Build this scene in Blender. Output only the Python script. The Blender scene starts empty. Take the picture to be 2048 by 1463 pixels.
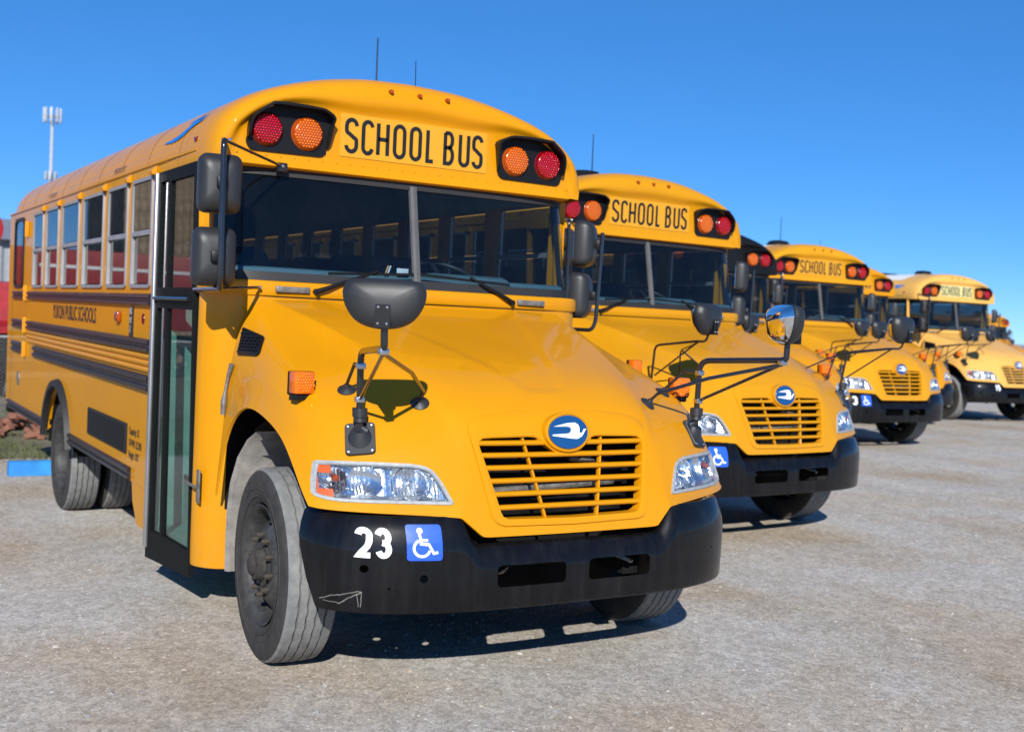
import bpy, bmesh, math, random
from math import sin, cos, pi, radians, sqrt, atan2
from mathutils import Vector, Matrix
from mathutils.bvhtree import BVHTree
from mathutils.geometry import tessellate_polygon
random.seed(7)
SC = bpy.context.scene
COL = SC.collection

# ------------------------------------------------------------------ camera
YAW, PITCH, ROLL = radians(31.34), radians(-2.29), radians(2.673)
cam_data = bpy.data.cameras.new('camera')
cam = bpy.data.objects.new('camera', cam_data)
COL.objects.link(cam)
SC.camera = cam
cam_data.sensor_width = 36.0
cam_data.lens = 40.61
cam_data.clip_start = 0.05
cam_data.clip_end = 3000
d = Vector((sin(YAW) * cos(PITCH), cos(YAW) * cos(PITCH), sin(PITCH)))
r0 = Vector((cos(YAW), -sin(YAW), 0)); u0 = r0.cross(d)
rr = r0 * cos(ROLL) + u0 * sin(ROLL); uu = -r0 * sin(ROLL) + u0 * cos(ROLL)
M = Matrix((rr, uu, -d)).transposed().to_4x4()
M.translation = Vector((-3.0427, -4.2835, 1.7045))
cam.matrix_world = M
cam_data.dof.use_dof = True
cam_data.dof.focus_distance = 5.2
cam_data.dof.aperture_fstop = 2.8

# ------------------------------------------------------------------ world and sun
SUN_DIR = Vector((-0.420, -0.766, 0.487)).normalized()      # towards the sun
sun_el = math.asin(SUN_DIR.z)
world = bpy.data.worlds.new('World'); SC.world = world
world.use_nodes = True
nt = world.node_tree; nt.nodes.clear()
sky = nt.nodes.new('ShaderNodeTexSky'); sky.sky_type = 'NISHITA'
sky.sun_disc = False
sky.sun_elevation = sun_el
sky.sun_rotation = atan2(SUN_DIR.x, SUN_DIR.y)
sky.air_density = 0.4; sky.dust_density = 0.0; sky.ozone_density = 10.0; sky.altitude = 0
hsv = nt.nodes.new('ShaderNodeHueSaturation'); hsv.inputs['Saturation'].default_value = 1.28; hsv.inputs['Value'].default_value = 1.95; hsv.inputs['Hue'].default_value = 0.505
bg = nt.nodes.new('ShaderNodeBackground'); bg.inputs['Strength'].default_value = 0.14
wo = nt.nodes.new('ShaderNodeOutputWorld')
gm = nt.nodes.new('ShaderNodeGamma'); gm.inputs[1].default_value = 0.6
nt.links.new(sky.outputs[0], gm.inputs[0]); nt.links.new(gm.outputs[0], hsv.inputs['Color']); nt.links.new(hsv.outputs[0], bg.inputs[0]); nt.links.new(bg.outputs[0], wo.inputs[0])
sl = bpy.data.lights.new('sun', 'SUN'); sl.energy = 5.0; sl.angle = radians(0.53); sl.color = (1.0, 0.97, 0.91)
so = bpy.data.objects.new('sun', sl); COL.objects.link(so)
so.rotation_euler = (-SUN_DIR).to_track_quat('-Z', 'Y').to_euler()
so.location = (-10, -20, 20)
SC.view_settings.view_transform = 'Standard'
SC.view_settings.look = 'None'
SC.view_settings.exposure = 0.25
SC.view_settings.gamma = 1.0
SC.view_settings.use_curve_mapping = False
SC.cycles.max_bounces = 8
SC.cycles.transparent_max_bounces = 24
SC.cycles.caustics_reflective = False
SC.cycles.caustics_refractive = False
SC.cycles.use_denoising = True
SC.cycles.sample_clamp_indirect = 6.0

# ------------------------------------------------------------------ materials
MATS = {}
def nodes_of(name):
    m = bpy.data.materials.new(name); m.use_nodes = True
    n = m.node_tree.nodes; l = m.node_tree.links
    b = n['Principled BSDF']
    MATS[name] = m
    return m, n, l, b
def setp(b, **k):
    for a, v in k.items():
        key = {'base': 'Base Color', 'rough': 'Roughness', 'metal': 'Metallic', 'coat': 'Coat Weight', 'coatr': 'Coat Roughness',
               'spec': 'Specular IOR Level', 'emis': 'Emission Color', 'emiss': 'Emission Strength', 'sub': 'Subsurface Weight', 'trans': 'Transmission Weight', 'ior': 'IOR'}[a]
        b.inputs[key].default_value = (*v, 1) if isinstance(v, tuple) else v
def noise(n, l, scale, detail=4, rough=0.55, coord='Object', stretch=None):
    tc = n.new('ShaderNodeTexCoord'); t = n.new('ShaderNodeTexNoise')
    t.inputs['Scale'].default_value = scale; t.inputs['Detail'].default_value = detail; t.inputs['Roughness'].default_value = rough
    if stretch:
        mp = n.new('ShaderNodeMapping'); mp.inputs['Scale'].default_value = stretch
        l.new(tc.outputs[coord], mp.inputs[0]); l.new(mp.outputs[0], t.inputs['Vector'])
    else:
        l.new(tc.outputs[coord], t.inputs['Vector'])
    return t
def ramp(n, l, src, stops):
    r = n.new('ShaderNodeValToRGB'); e = r.color_ramp.elements
    while len(e) < len(stops): e.new(0.5)
    for i, (p, c) in enumerate(stops):
        e[i].position = p; e[i].color = (*c, 1) if isinstance(c, tuple) else (c, c, c, 1)
    l.new(src, r.inputs[0]); return r
def mix(n, l, fac, a, b):
    m = n.new('ShaderNodeMix'); m.data_type = 'RGBA'
    if hasattr(fac, 'links'): l.new(fac, m.inputs[0])
    else: m.inputs[0].default_value = fac
    for i, v in ((6, a), (7, b)):
        if hasattr(v, 'links'): l.new(v, m.inputs[i])
        else: m.inputs[i].default_value = (*v, 1)
    return m.outputs[2]
def bump(n, l, b, src, strength, dist=0.01):
    bp = n.new('ShaderNodeBump'); bp.inputs['Strength'].default_value = strength; bp.inputs['Distance'].default_value = dist
    l.new(src, bp.inputs['Height']); l.new(bp.outputs[0], b.inputs['Normal']); return bp

def simple(name, base, rough=0.5, metal=0.0, coat=0.0, var=0.12, nscale=6.0, bumps=0.0, bscale=200.0, coatr=0.05):
    m, n, l, b = nodes_of(name)
    setp(b, rough=rough, metal=metal, coat=coat, coatr=coatr)
    t = noise(n, l, nscale, 5)
    lo = tuple(c * (1 - var) for c in base); hi = tuple(min(1, c * (1 + var)) for c in base)
    rp = ramp(n, l, t.outputs[0], [(0.3, lo), (0.7, hi)])
    l.new(rp.outputs[0], b.inputs['Base Color'])
    if bumps:
        t2 = noise(n, l, bscale, 3); bump(n, l, b, t2.outputs[0], bumps, 0.004)
    return m

def paint(name, base, dust=(0.42, 0.33, 0.22), dustamt=0.05, rough=0.5, coat=0.42):
    m, n, l, b = nodes_of(name)
    setp(b, rough=rough, coat=coat, coatr=0.05, spec=0.06)
    t = noise(n, l, 2.3, 6, 0.6)
    t2 = noise(n, l, 30, 4, 0.6)
    c0 = mix(n, l, 0.5, base, base)
    lo = tuple(c * 0.94 for c in base)
    v = ramp(n, l, t.outputs[0], [(0.3, lo), (0.7, base)])
    # road dust: more of it low on the body, broken up by noise
    tc = n.new('ShaderNodeTexCoord'); sx = n.new('ShaderNodeSeparateXYZ'); l.new(tc.outputs['Object'], sx.inputs[0])
    mr = n.new('ShaderNodeMapRange'); mr.inputs[1].default_value = 0.9; mr.inputs[2].default_value = 0.25; mr.inputs[3].default_value = 0.004; mr.inputs[4].default_value = dustamt * 2
    l.new(sx.outputs[2], mr.inputs[0])
    rp = ramp(n, l, t2.outputs[0], [(0.35, 0.25), (0.75, 1.0)])
    mu = n.new('ShaderNodeMath'); mu.operation = 'MULTIPLY'; l.new(mr.outputs[0], mu.inputs[0]); l.new(rp.outputs[0], mu.inputs[1])
    l.new(mix(n, l, mu.outputs[0], v.outputs[0], dust), b.inputs['Base Color'])
    rr_ = ramp(n, l, t.outputs[0], [(0.3, rough * 0.85), (0.7, rough * 1.25)])
    l.new(rr_.outputs[0], b.inputs['Roughness'])
    cr = noise(n, l, 9.0, 6, 0.7); crr = ramp(n, l, cr.outputs[0], [(0.35, 0.03), (0.75, 0.13)]); l.new(crr.outputs[0], b.inputs['Coat Roughness'])
    w = noise(n, l, 5.0, 2)
    bp = n.new('ShaderNodeBump'); bp.inputs['Strength'].default_value = 0.03; bp.inputs['Distance'].default_value = 0.02
    l.new(w.outputs[0], bp.inputs['Height']); l.new(bp.outputs[0], b.inputs['Coat Normal'])
    return m

paint('bus_yellow', (0.62, 0.255, 0.002))
paint('bus_yellow_worn', (0.58, 0.255, 0.006), dustamt=0.10, coat=0.3)
paint('bus_yellow_dusty', (0.61, 0.275, 0.010), dustamt=0.14, coat=0.25)
paint('bus_pale', (0.72, 0.395, 0.095), coat=0.3, rough=0.5)
paint('roof_white', (0.80, 0.80, 0.78), dust=(0.5, 0.47, 0.42), rough=0.5, coat=0.2)
setp(simple('trim_black', (0.007, 0.007, 0.008), 0.45, bumps=0.06, bscale=400).node_tree.nodes['Principled BSDF'], spec=0.25)
simple('gloss_black', (0.012, 0.012, 0.015), 0.18, coat=0.6)
simple('mirror_plastic', (0.020, 0.021, 0.023), 0.46, bumps=0.10, bscale=900)
simple('gasket_rubber', (0.016, 0.016, 0.017), 0.6)
simple('rail_black', (0.016, 0.014, 0.017), 0.34, coat=0.0, var=0.3, nscale=8)
simple('louvre_black', (0.008, 0.008, 0.008), 0.85)
simple('aluminium', (0.55, 0.56, 0.57), 0.38, metal=0.9)
simple('window_metal', (0.34, 0.33, 0.335), 0.5, metal=0.4)
simple('divider_grey', (0.085, 0.087, 0.09), 0.5)
simple('bezel_grey', (0.30, 0.32, 0.33), 0.45, var=0.2, nscale=40)
simple('bolt_steel', (0.6, 0.6, 0.6), 0.3, metal=1.0)
setp(simple('underbody', (0.010, 0.010, 0.010), 0.9, var=0.4).node_tree.nodes['Principled BSDF'], spec=0.08)
simple('interior_grey', (0.09, 0.11, 0.12), 0.7)
simple('interior_light', (0.30, 0.34, 0.35), 0.7)
simple('dash_teal', (0.10, 0.18, 0.20), 0.6)
simple('step_green', (0.13, 0.29, 0.27), 0.5)
simple('seat_vinyl', (0.018, 0.028, 0.055), 0.5)
simple('sticker_blue', (0.020, 0.10, 0.62), 0.35, coat=0.3, var=0.05)
simple('emblem_blue', (0.006, 0.062, 0.20), 0.3, coat=0.5, var=0.05)
simple('decal_blue', (0.010, 0.17, 0.60), 0.35, coat=0.4, var=0.05)
simple('decal_white', (0.82, 0.84, 0.84), 0.45, var=0.06, nscale=30)
simple('decal_black', (0.008, 0.008, 0.008), 0.4)
simple('sign_yellow', (0.64, 0.300, 0.002), 0.4, coat=0.4, var=0.04)
setp(simple('door_black', (0.006, 0.007, 0.007), 0.6).node_tree.nodes['Principled BSDF'], spec=0.1)
simple('sign_pale', (0.62, 0.56, 0.25), 0.5, var=0.05)
simple('mud_grey', (0.22, 0.205, 0.185), 0.9, var=0.35, nscale=9, bumps=0.8, bscale=60)
simple('tarnish', (0.20, 0.19, 0.17), 0.5, metal=0.5, var=0.4, nscale=25)
simple('orange_plastic', (0.75, 0.12, 0.012), 0.25, coat=0.6)
simple('paper_white', (0.8, 0.82, 0.8), 0.6)
simple('pencil_orange', (0.7, 0.3, 0.05), 0.5)

def bumper_mat():
    m, n, l, b = nodes_of('bumper_black')
    setp(b, coat=0.45, coatr=0.03)
    t = noise(n, l, 6, 6, 0.65)
    s = noise(n, l, 14, 6, 0.7, stretch=(1.0, 1.0, 0.12))
    col = ramp(n, l, s.outputs[0], [(0.45, (0.004, 0.004, 0.005)), (0.85, (0.014, 0.014, 0.015))])
    l.new(col.outputs[0], b.inputs['Base Color']); setp(b, spec=0.1)
    r_ = ramp(n, l, t.outputs[0], [(0.3, 0.30), (0.75, 0.50)])
    l.new(r_.outputs[0], b.inputs['Roughness'])
bumper_mat()

def tyre_mat(name, c1, c2, rough):
    m, n, l, b = nodes_of(name)
    t = noise(n, l, 18, 6, 0.7); t2 = noise(n, l, 160, 3, 0.6)
    m1 = ramp(n, l, t.outputs[0], [(0.3, c1), (0.72, c2)])
    l.new(m1.outputs[0], b.inputs['Base Color']); setp(b, rough=rough, spec=0.25)
    bump(n, l, b, t2.outputs[0], 0.35, 0.004)
tyre_mat('tread_rubber', (0.135, 0.137, 0.137), (0.24, 0.24, 0.235), 0.9)
tyre_mat('sidewall_rubber', (0.030, 0.029, 0.028), (0.062, 0.058, 0.054), 0.8)
tyre_mat('groove_rubber', (0.012, 0.014, 0.015), (0.03, 0.034, 0.035), 0.9)
tyre_mat('wheel_steel', (0.020, 0.021, 0.023), (0.075, 0.073, 0.070), 0.5)
tyre_mat('hub_dirt', (0.018, 0.017, 0.016), (0.075, 0.068, 0.060), 0.85)
tyre_mat('nut_rust', (0.022, 0.019, 0.017), (0.085, 0.070, 0.055), 0.8)

def glass(name, tint, refl_rough=0.01, mixmin=0.0, dust=0.0):
    m, n, l, b = nodes_of(name)
    n.remove(b)
    out = n['Material Output']
    tr = n.new('ShaderNodeBsdfTransparent'); tr.inputs[0].default_value = (*tint, 1)
    gl = n.new('ShaderNodeBsdfGlossy'); gl.inputs['Roughness'].default_value = refl_rough
    fr = n.new('ShaderNodeFresnel'); fr.inputs[0].default_value = 1.5
    ge = n.new('ShaderNodeNewGeometry'); ir = n.new('ShaderNodeMapRange'); ir.inputs[3].default_value = 1.5; ir.inputs[4].default_value = 1 / 1.5   # thin pane: same reflectance from both sides
    l.new(ge.outputs['Backfacing'], ir.inputs[0]); l.new(ir.outputs[0], fr.inputs[0])
    mr = n.new('ShaderNodeMapRange'); mr.inputs[3].default_value = mixmin; l.new(fr.outputs[0], mr.inputs[0])
    mx = n.new('ShaderNodeMixShader'); l.new(mr.outputs[0], mx.inputs[0]); l.new(tr.outputs[0], mx.inputs[1]); l.new(gl.outputs[0], mx.inputs[2])
    if dust:
        df = n.new('ShaderNodeBsdfDiffuse'); df.inputs[0].default_value = (0.62, 0.66, 0.68, 1)
        t = noise(n, l, 3.0, 6, 0.65); rp = ramp(n, l, t.outputs[0], [(0.3, dust * .5), (0.75, dust * 1.6)])
        m2 = n.new('ShaderNodeMixShader'); l.new(rp.outputs[0], m2.inputs[0]); l.new(mx.outputs[0], m2.inputs[1]); l.new(df.outputs[0], m2.inputs[2]); mx = m2
    l.new(mx.outputs[0], out.inputs[0])
glass('windshield_glass', (0.54, 0.65, 0.72), dust=0.0035)
glass('tinted_glass', (0.30, 0.34, 0.35), mixmin=0.04, dust=0.005)
glass('door_glass', (0.62, 0.76, 0.73), mixmin=0.0, dust=0.006)
glass('clear_lens', (0.93, 0.95, 0.97), mixmin=0.02)

def chrome_mat():
    m, n, l, b = nodes_of('reflector_chrome')
    setp(b, base=(0.90, 0.92, 0.94), metal=1.0, rough=0.24)
    tc = n.new('ShaderNodeTexCoord'); v = n.new('ShaderNodeTexVoronoi'); v.inputs['Scale'].default_value = 60
    l.new(tc.outputs['Object'], v.inputs['Vector']); bump(n, l, b, v.outputs['Distance'], 0.16, 0.008)
    m, n, l, b = nodes_of('mirror_silver'); setp(b, base=(0.9, 0.91, 0.92), metal=1.0, rough=0.02)
chrome_mat()

def lens_mat(name, base, dark):
    m, n, l, b = nodes_of(name)
    setp(b, rough=0.16, coat=0.3, spec=0.4)
    lw = n.new('ShaderNodeLayerWeight'); lw.inputs[0].default_value = 0.35
    rp = ramp(n, l, lw.outputs['Facing'], [(0.1, base), (0.9, dark)])
    l.new(rp.outputs[0], b.inputs['Base Color'])
lens_mat('red_lens', (0.16, 0.001, 0.005), (0.05, 0.0003, 0.002))
lens_mat('red_facet', (0.60, 0.008, 0.022), (0.22, 0.002, 0.006))
lens_mat('amber_lens', (0.36, 0.055, 0.003), (0.14, 0.016, 0.001))
lens_mat('amber_facet', (0.85, 0.20, 0.008), (0.40, 0.07, 0.003))
lens_mat('amber_clear', (0.72, 0.15, 0.006), (0.3, 0.045, 0.002))

# ------------------------------------------------------------------ mesh helpers
class MB:
    def __init__(s): s.bm = bmesh.new()
    def vf(s, verts, faces):
        vs = [s.bm.verts.new(v) for v in verts]
        for f in faces:
            try: s.bm.faces.new([vs[i] for i in f])
            except ValueError: pass
        return s
    def box(s, c, size, rot=None, bev=0.0):
        R = rot.to_3x3() if rot is not None else Matrix.Identity(3)
        x, y, z = (k / 2 for k in size); c = Vector(c)
        vs = [s.bm.verts.new(c + R @ Vector((a * x, b * y, e * z))) for a in (-1, 1) for b in (-1, 1) for e in (-1, 1)]
        fs = [s.bm.faces.new([vs[i] for i in f]) for f in ((0, 1, 3, 2), (4, 6, 7, 5), (0, 4, 5, 1), (2, 3, 7, 6), (0, 2, 6, 4), (1, 5, 7, 3))]
        if bev > 0:
            es = set(e for f in fs for e in f.edges)
            bmesh.ops.bevel(s.bm, geom=list(es), offset=bev, segments=2, affect='EDGES', profile=0.5)
        return s
    def bar(s, a, b, w, h, up=(0, 0, 1), bev=0.0):
        a, b = Vector(a), Vector(b); dd = b - a; y = dd.normalized(); z = Vector(up); x = y.cross(z).normalized(); z = x.cross(y)
        return s.box((a + b) / 2, (w, dd.length, h), Matrix((x, y, z)).transposed(), bev)
    def tube(s, pts, rad, n=10, caps=True, closed=False):
        pts = [Vector(p) for p in pts]; N = len(pts)
        rads = rad if isinstance(rad, (list, tuple)) else [rad] * N
        t0 = (pts[1] - pts[0]).normalized(); ref = Vector((0, 0, 1)) if abs(t0.z) < 0.9 else Vector((1, 0, 0))
        x = t0.cross(ref).normalized(); rings = []
        for i, p in enumerate(pts):
            if closed: t = (pts[(i + 1) % N] - pts[i - 1]).normalized()
            else:
                t = (pts[min(i + 1, N - 1)] - pts[max(i - 1, 0)]).normalized()
            x = (x - t * x.dot(t)).normalized(); y = t.cross(x)
            rings.append([s.bm.verts.new(p + (x * cos(2 * pi * k / n) + y * sin(2 * pi * k / n)) * rads[i]) for k in range(n)])
        m = N if closed else N - 1
        for i in range(m):
            A, B = rings[i], rings[(i + 1) % N]
            for k in range(n): s.bm.faces.new((A[k], A[(k + 1) % n], B[(k + 1) % n], B[k]))
        if caps and not closed:
            s.bm.faces.new(list(reversed(rings[0]))); s.bm.faces.new(rings[-1])
        return s
    def loft(s, rings, closed=True, caps=False):
        R = [[s.bm.verts.new(p) for p in r] for r in rings]
        n = len(R[0])
        for A, B in zip(R, R[1:]):
            for k in range(n if closed else n - 1):
                f = [A[k], A[(k + 1) % n], B[(k + 1) % n], B[k]]
                try: s.bm.faces.new(f)
                except ValueError: pass
        if caps:
            s.bm.faces.new(list(reversed(R[0]))); s.bm.faces.new(R[-1])
        return s
    def lathe(s, prof, n=32, axis='X', c=(0, 0, 0), caps=False):
        rings = []
        for (a, rad) in prof:
            ring = []
            for k in range(n):
                t = 2 * pi * k / n; p = {'X': (a, rad * cos(t), rad * sin(t)), 'Y': (rad * cos(t), a, rad * sin(t)), 'Z': (rad * cos(t), rad * sin(t), a)}[axis]
                ring.append(Vector(p) + Vector(c))
            rings.append(ring)
        return s.loft(rings, True, caps)
    def plate(s, outer, holes, fn, fn2=None):
        """flat polygon with holes; fn maps 2-D to 3-D, fn2 the back face"""
        loops = [outer] + list(holes)
        tri = tessellate_polygon([[Vector((p[0], p[1], 0)) for p in lp] for lp in loops])
        flat = [p for lp in loops for p in lp]
        A = [s.bm.verts.new(fn(*p)) for p in flat]
        def tryf(v):
            try: s.bm.faces.new(v)
            except ValueError: pass
        for t in tri: tryf([A[i] for i in t])
        if fn2:
            B = [s.bm.verts.new(fn2(*p)) for p in flat]
            for t in tri: tryf([B[i] for i in reversed(t)])
            o = 0
            for lp in loops:
                k = len(lp)
                for i in range(k): tryf([A[o + i], B[o + i], B[o + (i + 1) % k], A[o + (i + 1) % k]])
                o += k
        return s
    def mirror_x(s):
        g = bmesh.ops.duplicate(s.bm, geom=s.bm.verts[:] + s.bm.edges[:] + s.bm.faces[:])['geom']
        vs = [e for e in g if isinstance(e, bmesh.types.BMVert)]
        for v in vs: v.co.x = -v.co.x
        bmesh.ops.reverse_faces(s.bm, faces=[e for e in g if isinstance(e, bmesh.types.BMFace)])
        return s
    def mesh(s, name, smooth=35, recalc=True, weld=0.0):
        if weld: bmesh.ops.remove_doubles(s.bm, verts=s.bm.verts[:], dist=weld)
        if recalc: bmesh.ops.recalc_face_normals(s.bm, faces=s.bm.faces[:])
        me = bpy.data.meshes.new(name); s.bm.to_mesh(me); s.bm.free()
        if smooth:
            me.shade_smooth(); me.set_sharp_from_angle(angle=radians(smooth))
        me.materials.append(None)
        return me

CACHE = {}
def flipped(me):
    key = ('flip', me.name)
    if key not in CACHE:
        m2 = me.copy()
        bm = bmesh.new(); bm.from_mesh(m2)
        for v in bm.verts: v.co.x = -v.co.x
        bmesh.ops.reverse_faces(bm, faces=bm.faces[:]); bm.to_mesh(m2); bm.free()
        CACHE[key] = m2
    return CACHE[key]
def obj(name, me, mat, parent=None, loc=(0, 0, 0), rot=(0, 0, 0), scale=(1, 1, 1)):
    o = bpy.data.objects.new(name, me); COL.objects.link(o)
    o.location = loc; o.rotation_euler = rot; o.scale = scale
    if parent is not None: o.parent = parent
    if me is not None and mat:
        o.material_slots[0].link = 'OBJECT'; o.material_slots[0].material = MATS[mat]
    return o
def empty(name, loc=(0, 0, 0), rz=0.0, label=None, cat=None, group=None):
    o = bpy.data.objects.new(name, None); COL.objects.link(o); o.location = loc; o.rotation_euler = (0, 0, rz); o.empty_display_size = 0.2
    return tag(o, label, cat, group)
def tag(o, label=None, cat=None, group=None, kind=None):
    for k, v in (('label', label), ('category', cat), ('group', group), ('kind', kind)):
        if v: o[k] = v
    return o

def crom(pts, n):
    """Catmull-Rom through pts, n samples per span"""
    P = [Vector(p) for p in pts]; out = []
    for i in range(len(P) - 1):
        p0, p1, p2, p3 = P[max(i - 1, 0)], P[i], P[i + 1], P[min(i + 2, len(P) - 1)]
        for k in range(n):
            t = k / n
            out.append(0.5 * ((2 * p1) + (p2 - p0) * t + (2 * p0 - 5 * p1 + 4 * p2 - p3) * t * t + (3 * p1 - p0 - 3 * p2 + p3) * t ** 3))
    out.append(P[-1]); return out
def fillet(pts, rad, n=5):
    """round the corners of a polyline"""
    P = [Vector(p) for p in pts]; out = [P[0]]
    for i in range(1, len(P) - 1):
        a, b, c = P[i - 1], P[i], P[i + 1]
        r = min(rad, (a - b).length * 0.45, (c - b).length * 0.45)
        s, e = b + (a - b).normalized() * r, b + (c - b).normalized() * r
        for k in range(n + 1):
            t = k / n; out.append(s * (1 - t) ** 2 + b * 2 * t * (1 - t) + e * t * t)
    out.append(P[-1]); return out
def rrect(w, h, r, n=5, cx=0, cy=0):
    out = []
    for (sx, sy, a0) in ((1, 1, 0), (-1, 1, pi / 2), (-1, -1, pi), (1, -1, 1.5 * pi)):
        for k in range(n + 1):
            a = a0 + pi / 2 * k / n
            out.append((cx + sx * (w / 2 - r) + r * cos(a), cy + sy * (h / 2 - r) + r * sin(a)))
    return out
def round_poly(pts, r, n=4):
    P = [Vector((*p, 0)) for p in pts]; out = []
    for i in range(len(P)):
        a, b, c = P[i - 1], P[i], P[(i + 1) % len(P)]
        q = min(r, (a - b).length * 0.45, (c - b).length * 0.45)
        s, e = b + (a - b).normalized() * q, b + (c - b).normalized() * q
        for k in range(n + 1):
            t = k / n; v = s * (1 - t) ** 2 + b * 2 * t * (1 - t) + e * t * t; out.append((v.x, v.y))
    return out
def inset_poly(poly, dist):
    n = len(poly); A = sum(poly[i][0] * poly[(i + 1) % n][1] - poly[(i + 1) % n][0] * poly[i][1] for i in range(n))
    sg = 1 if A > 0 else -1; out = []
    for i in range(n):
        a, b, c = (Vector(poly[(i + k) % n]) for k in (-1, 0, 1))
        e1, e2 = (b - a), (c - b)
        n1 = Vector((-e1.y, e1.x)).normalized() * sg if e1.length > 1e-9 else Vector((0, 0)); n2 = Vector((-e2.y, e2.x)).normalized() * sg if e2.length > 1e-9 else n1
        m = (n1 + n2)
        m = m.normalized() if m.length > 1e-6 else n1
        out.append(tuple(b + m * dist / max(0.4, m.dot(n2) if n2.length else 1)))
    return out
def in_poly(x, y, poly):
    c = False; n = len(poly); j = n - 1
    for i in range(n):
        if (poly[i][1] > y) != (poly[j][1] > y) and x < (poly[j][0] - poly[i][0]) * (y - poly[i][1]) / (poly[j][1] - poly[i][1]) + poly[i][0]: c = not c
        j = i
    return c

# ------------------------------------------------------------------ bus: hood surface
HOOD_X = [[0.00] * 10,
 [.60, .58, .56, .54, .525, .505, .490, .470, .462, .485],
 [.92, .83, .75, .68, .63, .590, .565, .558, .556, .585],
 [.99, .91, .85, .80, .76, .735, .725, .722, .720, .720],
 [1.05, 1.01, .98, .96, .94, .920, .910, .905, .905, .905],
 [1.12, 1.11, 1.10, 1.09, 1.08, 1.07, 1.07, 1.085, 1.09, 1.09],
 [1.15, 1.15, 1.15, 1.15, 1.145, 1.14, 1.14, 1.145, 1.15, 1.155],
 [1.185, 1.19, 1.195, 1.20, 1.20, 1.20, 1.20, 1.195, 1.19, 1.18]]
HOOD_Y = [[1.74, 1.4, 1.05, .70, .43, .255, .20, .165, .125, .083],
 [1.74, 1.4, 1.05, .72, .46, .275, .212, .17, .128, .085],
 [1.74, 1.4, 1.06, .75, .51, .33, .240, .185, .150, .115],
 [1.74, 1.4, 1.08, .79, .57, .40, .292, .228, .192, .165],
 [1.74, 1.42, 1.12, .85, .64, .47, .370, .310, .275, .250],
 [1.74, 1.45, 1.20, .95, .74, .57, .475, .415, .380, .345],
 [1.74, 1.55, 1.38, 1.15, .90, .70, .580, .500, .445, .395],
 [1.74, 1.62, 1.48, 1.25, .95, .74, .620, .545, .475, .420]]
HOOD_Z = [[1.765, 1.69, 1.60, 1.51, 1.415, 1.295, 1.17, 1.03, .90, .735],
 [1.762, 1.685, 1.59, 1.495, 1.40, 1.275, 1.15, 1.02, .90, .740],
 [1.750, 1.670, 1.575, 1.475, 1.375, 1.260, 1.15, 1.03, .93, .826],
 [1.715, 1.625, 1.53, 1.44, 1.355, 1.260, 1.15, 1.045, .94, .835],
 [1.655, 1.585, 1.51, 1.43, 1.345, 1.250, 1.15, 1.04, .94, .838],
 [1.50, 1.50, 1.47, 1.42, 1.35, 1.260, 1.15, 1.04, .94, .845],
 [1.15, 1.28, 1.345, 1.365, 1.31, 1.23, 1.14, 1.05, .95, .852],
 [.70, .96, 1.13, 1.235, 1.19, 1.13, 1.05, .98, .91, .858]]
def hood_raw():
    bm = bmesh.new(); V = {}; vl = bm.verts.layers.float.new('crease_vert'); cl = bm.edges.layers.float.new('crease_edge')
    nc, nr = 8, 10
    for sx in (1, -1):
        for i in range(nc):
            for j in range(nr):
                if sx == -1 and i == 0: V[(-1, 0, j)] = V[(1, 0, j)]; continue
                V[(sx, i, j)] = bm.verts.new((sx * HOOD_X[i][j], HOOD_Y[i][j], HOOD_Z[i][j]))
    for sx in (1, -1):
        for i in range(nc - 1):
            for j in range(nr - 1):
                f = [V[(sx, i, j)], V[(sx, i + 1, j)], V[(sx, i + 1, j + 1)], V[(sx, i, j + 1)]]
                bm.faces.new(f if sx == -1 else list(reversed(f)))
    bm.edges.ensure_lookup_table()
    for sx in (1, -1):
        for j in range(nr - 1):
            for i, w in ((2, 0.55 if j < 5 else 0.62), (6, 0.5)):
                e = bm.edges.get((V[(sx, i, j)], V[(sx, i, j + 1)]))
                if e: e[cl] = w
    for sx in (1, -1): V[(sx, 1, 9)][vl] = .6; V[(sx, 2, 9)][vl] = .5
    me = bpy.data.meshes.new('hood_cage'); bm.to_mesh(me); bm.free()
    o = bpy.data.objects.new('hood_cage', me); COL.objects.link(o)
    s = o.modifiers.new('s', 'SUBSURF'); s.levels = 4; s.render_levels = 4; s.boundary_smooth = 'PRESERVE_CORNERS'
    dg = bpy.context.evaluated_depsgraph_get()
    m2 = bpy.data.meshes.new_from_object(o.evaluated_get(dg))
    bpy.data.objects.remove(o)
    return m2
HOOD_FULL = hood_raw()
_b = bmesh.new(); _b.from_mesh(HOOD_FULL); HOOD_BVH = BVHTree.FromBMesh(_b); _b.free()
def hood_y(x, z):
    """front of the hood met by a ray going straight back"""
    h = HOOD_BVH.ray_cast(Vector((x, -2, z)), Vector((0, 1, 0)))
    if h[0] is None:
        h = HOOD_BVH.find_nearest(Vector((x, 0.4, z)))
        return h[0].y, h[1]
    n = h[1] if h[1].y < 0 else -h[1]
    return h[0].y, n
def on_hood(x, z, off=0.0):
    y, n = hood_y(x, z); n = n if n.y < 0 else -n
    return Vector((x, y, z)) + n * off
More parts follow.
